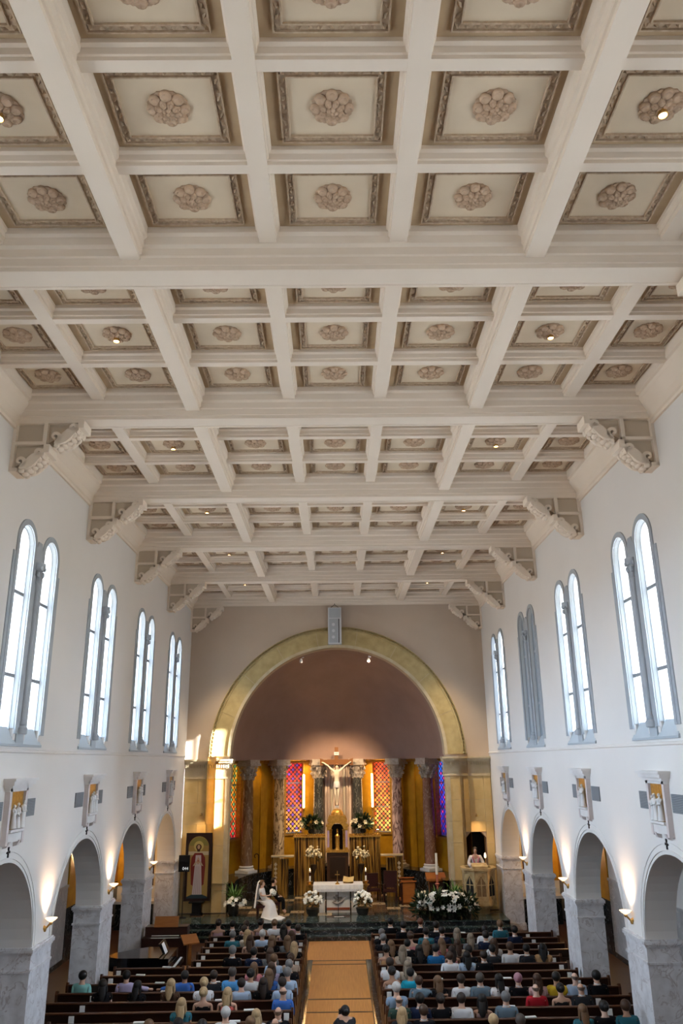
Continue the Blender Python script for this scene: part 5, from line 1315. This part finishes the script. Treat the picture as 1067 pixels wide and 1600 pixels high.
mb = MB(); vs = []; fs = []; R_ = [(1.33,-.05,.06,.05),(1.26,-.10,.10,.07),(1.06,-.13,.15,.08),(.85,-.15,.18,.09),(.6,-.17,.20,.10),(.35,-.19,.22,.11)]; n = 12
for z, cy, rx, ry in R_:
    for k in range(n+1): a = pi+pi*k/n; vs.append((rx*cos(a)*(1+.05*sin(4*a)), cy+ry*sin(a), z))
for j in range(len(R_)-1):
    for k in range(n): fs.append((j*(n+1)+k, j*(n+1)+k+1, (j+1)*(n+1)+k+1, (j+1)*(n+1)+k))
mb.add(vs, fs).build('veil', VE, br, smooth=True)
bq = thing('bridal_bouquet', 'small round white bouquet held by the bride', 'bouquet', (-2.66, 34.36, ZS+.86)); bunch(bq, 22, (0,0,.04), (.11,.11,.10), ROSEB, LILY, hemi=False, seed=77, sc=(.6,.8)); MB().lathe([(.02,-.16),(.03,0)], 8).build('stems', LEAF, bq); MB().ball((0,0,.04),.09).build('heart', LILY, bq, smooth=True)
gr = link('person', skin_mesh('person', *seated('lap','lap',None,True)), SKIN, None, (-2.68, 35.02, ZS), -pi/2); tag(gr, 'person in black tuxedo seated beside the bride, hands on knees', 'person'); face(gr)
link('suit', CLO['lap','long'], CMAT['black'], gr); link('hair', HAIR['s'], HM['dbrown'], gr); mb = MB().prism([(-.05,1.04),(.05,1.04),(.02,.86),(-.02,.86)], 'y', .115, .145).build('shirt_front', PAPER, gr)
for s in (-1,1): MB().lathe([(.042,0),(.044,.03)], 10).build('shirt_cuff', PAPER, gr, (s*.15,.22,.645))
def standing(cloth=None):
    g = .02 if cloth else 0; R = lambda *r: tuple(x+g for x in r) if len(r) > 1 else r[0]+g
    Jn = [((0,0,.95),R(.15,.11)),((0,0,1.15),R(.145,.105)),((0,0,1.35),R(.17,.11))]; E = [(0,1),(1,2)]
    if not cloth:
        Jn += [((0,0,1.49),(.07,.065)),((0,.005,1.55),(.055,.057)),((0,.03,1.61),(.072,.083)),((0,.025,1.685),(.08,.096)),((0,.012,1.765),(.058,.068)),((0,.12,1.655),(.018,.02))]; E += [(2,3),(3,4),(4,5),(5,6),(6,7),(6,8)]
    for s in (-1,1):
        Jn.append(((s*.20,0,1.42),R(.064))); E.append((2,len(Jn)-1)); k = len(Jn)-1
        ch = [((s*.29,.05,1.18),R(.048)),((s*.20,.28,1.12),R(.036)),((s*.15,.35,1.13),.034)]
        if cloth: ch = [((s*.30,.05,1.16),.085),((s*.22,.24,1.10),.09)]
        kk = arm_chain(Jn, E, k, ch)
        if not cloth: fingers(Jn, E, kk, ch[-1][0], (0,1,-.1), s)
        Jn.append(((s*.10,.01,.52),R(.07))); E.append((0,len(Jn)-1)); k = len(Jn)-1
        arm_chain(Jn, E, k, [((s*.10,0,.10),R(.05))]+([((s*.10,.13,.04),.045)] if not cloth else []))
    return Jn, E
pr = link('person', skin_mesh('person', *standing()), SKIN, None, (5.62, 34.80, ZS+.642), pi+.05); tag(pr, 'person in white and rose vestments standing in the pulpit, reading', 'person'); face(pr, 0, .025, 1.685)
VEST = mat('vestment', (.70,.66,.64), .8, var=((.62,.55,.53), 4, 3, .3)); ch_ = link('chasuble', skin_mesh('chasuble', *standing(True)), VEST, pr)
MB().lathe([(.26,.25),(.27,.6),(.25,1.0),(.22,1.2)], 18, (0,0,0), cap=False).build('alb', VEST, ch_, smooth=True)
for s in (-1,1): MB().tube([(s*.07,-.03,1.50),(s*.13,.11,1.40),(s*.05,.155,1.15),(s*.04,.16,.95)], .04, 8, .35).build('stole', mat('stole_rose', (.45,.18,.20), .7), pr, smooth=True)
hm = link('hair', HAIR['s'], HM['dbrown'], pr, (0,0,.45))
Jn = [((0,0,.42),(.14,.12)),((0,.06,.60),(.14,.11)),((0,.12,.78),(.16,.11)),((0,.16,.90),.06),((0,.19,1.0),(.075,.09)),((0,.18,1.09),(.065,.08)),((.18,.14,.84),.06),((.22,.32,.72),.045),((.08,.42,.86),.036),((-.18,.14,.84),.06),((-.22,.32,.72),.045),((-.08,.42,.86),.036),((.12,.34,.46),.075),((.12,.1,.10),.05),((.12,.26,.05),.045),((-.12,.2,.16),.075),((-.12,-.25,.09),.05),((-.12,-.38,.06),.04)]
En = [(0,1),(1,2),(2,3),(3,4),(4,5),(2,6),(6,7),(7,8),(2,9),(9,10),(10,11),(0,12),(12,13),(13,14),(0,15),(15,16),(16,17)]
fingers(Jn, En, 8, Jn[8][0], (-.3,.6,.3), 1); fingers(Jn, En, 11, Jn[11][0], (.3,.6,.3), -1)
ph = link('person', skin_mesh('person', Jn, En), SKIN, None, (.15, 19.95, .01), .2); tag(ph, 'person in dark clothes kneeling with a camera in the centre aisle', 'person')
G2 = [(j[0], tuple(v+.014 for v in j[1]) if isinstance(j[1], tuple) else j[1]+.012) for j in Jn[:18]]
ids = [0,1,2,6,7,9,10,12,13,15,16]; mp = {k: i for i, k in enumerate(ids)}
link('clothing', skin_mesh('clothing', [G2[k] for k in ids], [(mp[a], mp[b]) for a, b in En[:17] if a in mp and b in mp]), CMAT['charcoal'], ph); link('hair', HAIR['u'], HM['black'], ph, (0,.165,-.215))
t = thing('photo_camera', 'black camera held up by the kneeling person in the aisle', 'camera', (.05, 20.44, .87), .2); MB().box(-.08,.08,-.04,.04,0,.11).build('body', BLACK, t); MB().lathe([(.04,0),(.042,.12),(.035,.12)], 12).build('lens', BLACK, t, (0,.04,.055)).rotation_euler = (-pi/2,0,0)
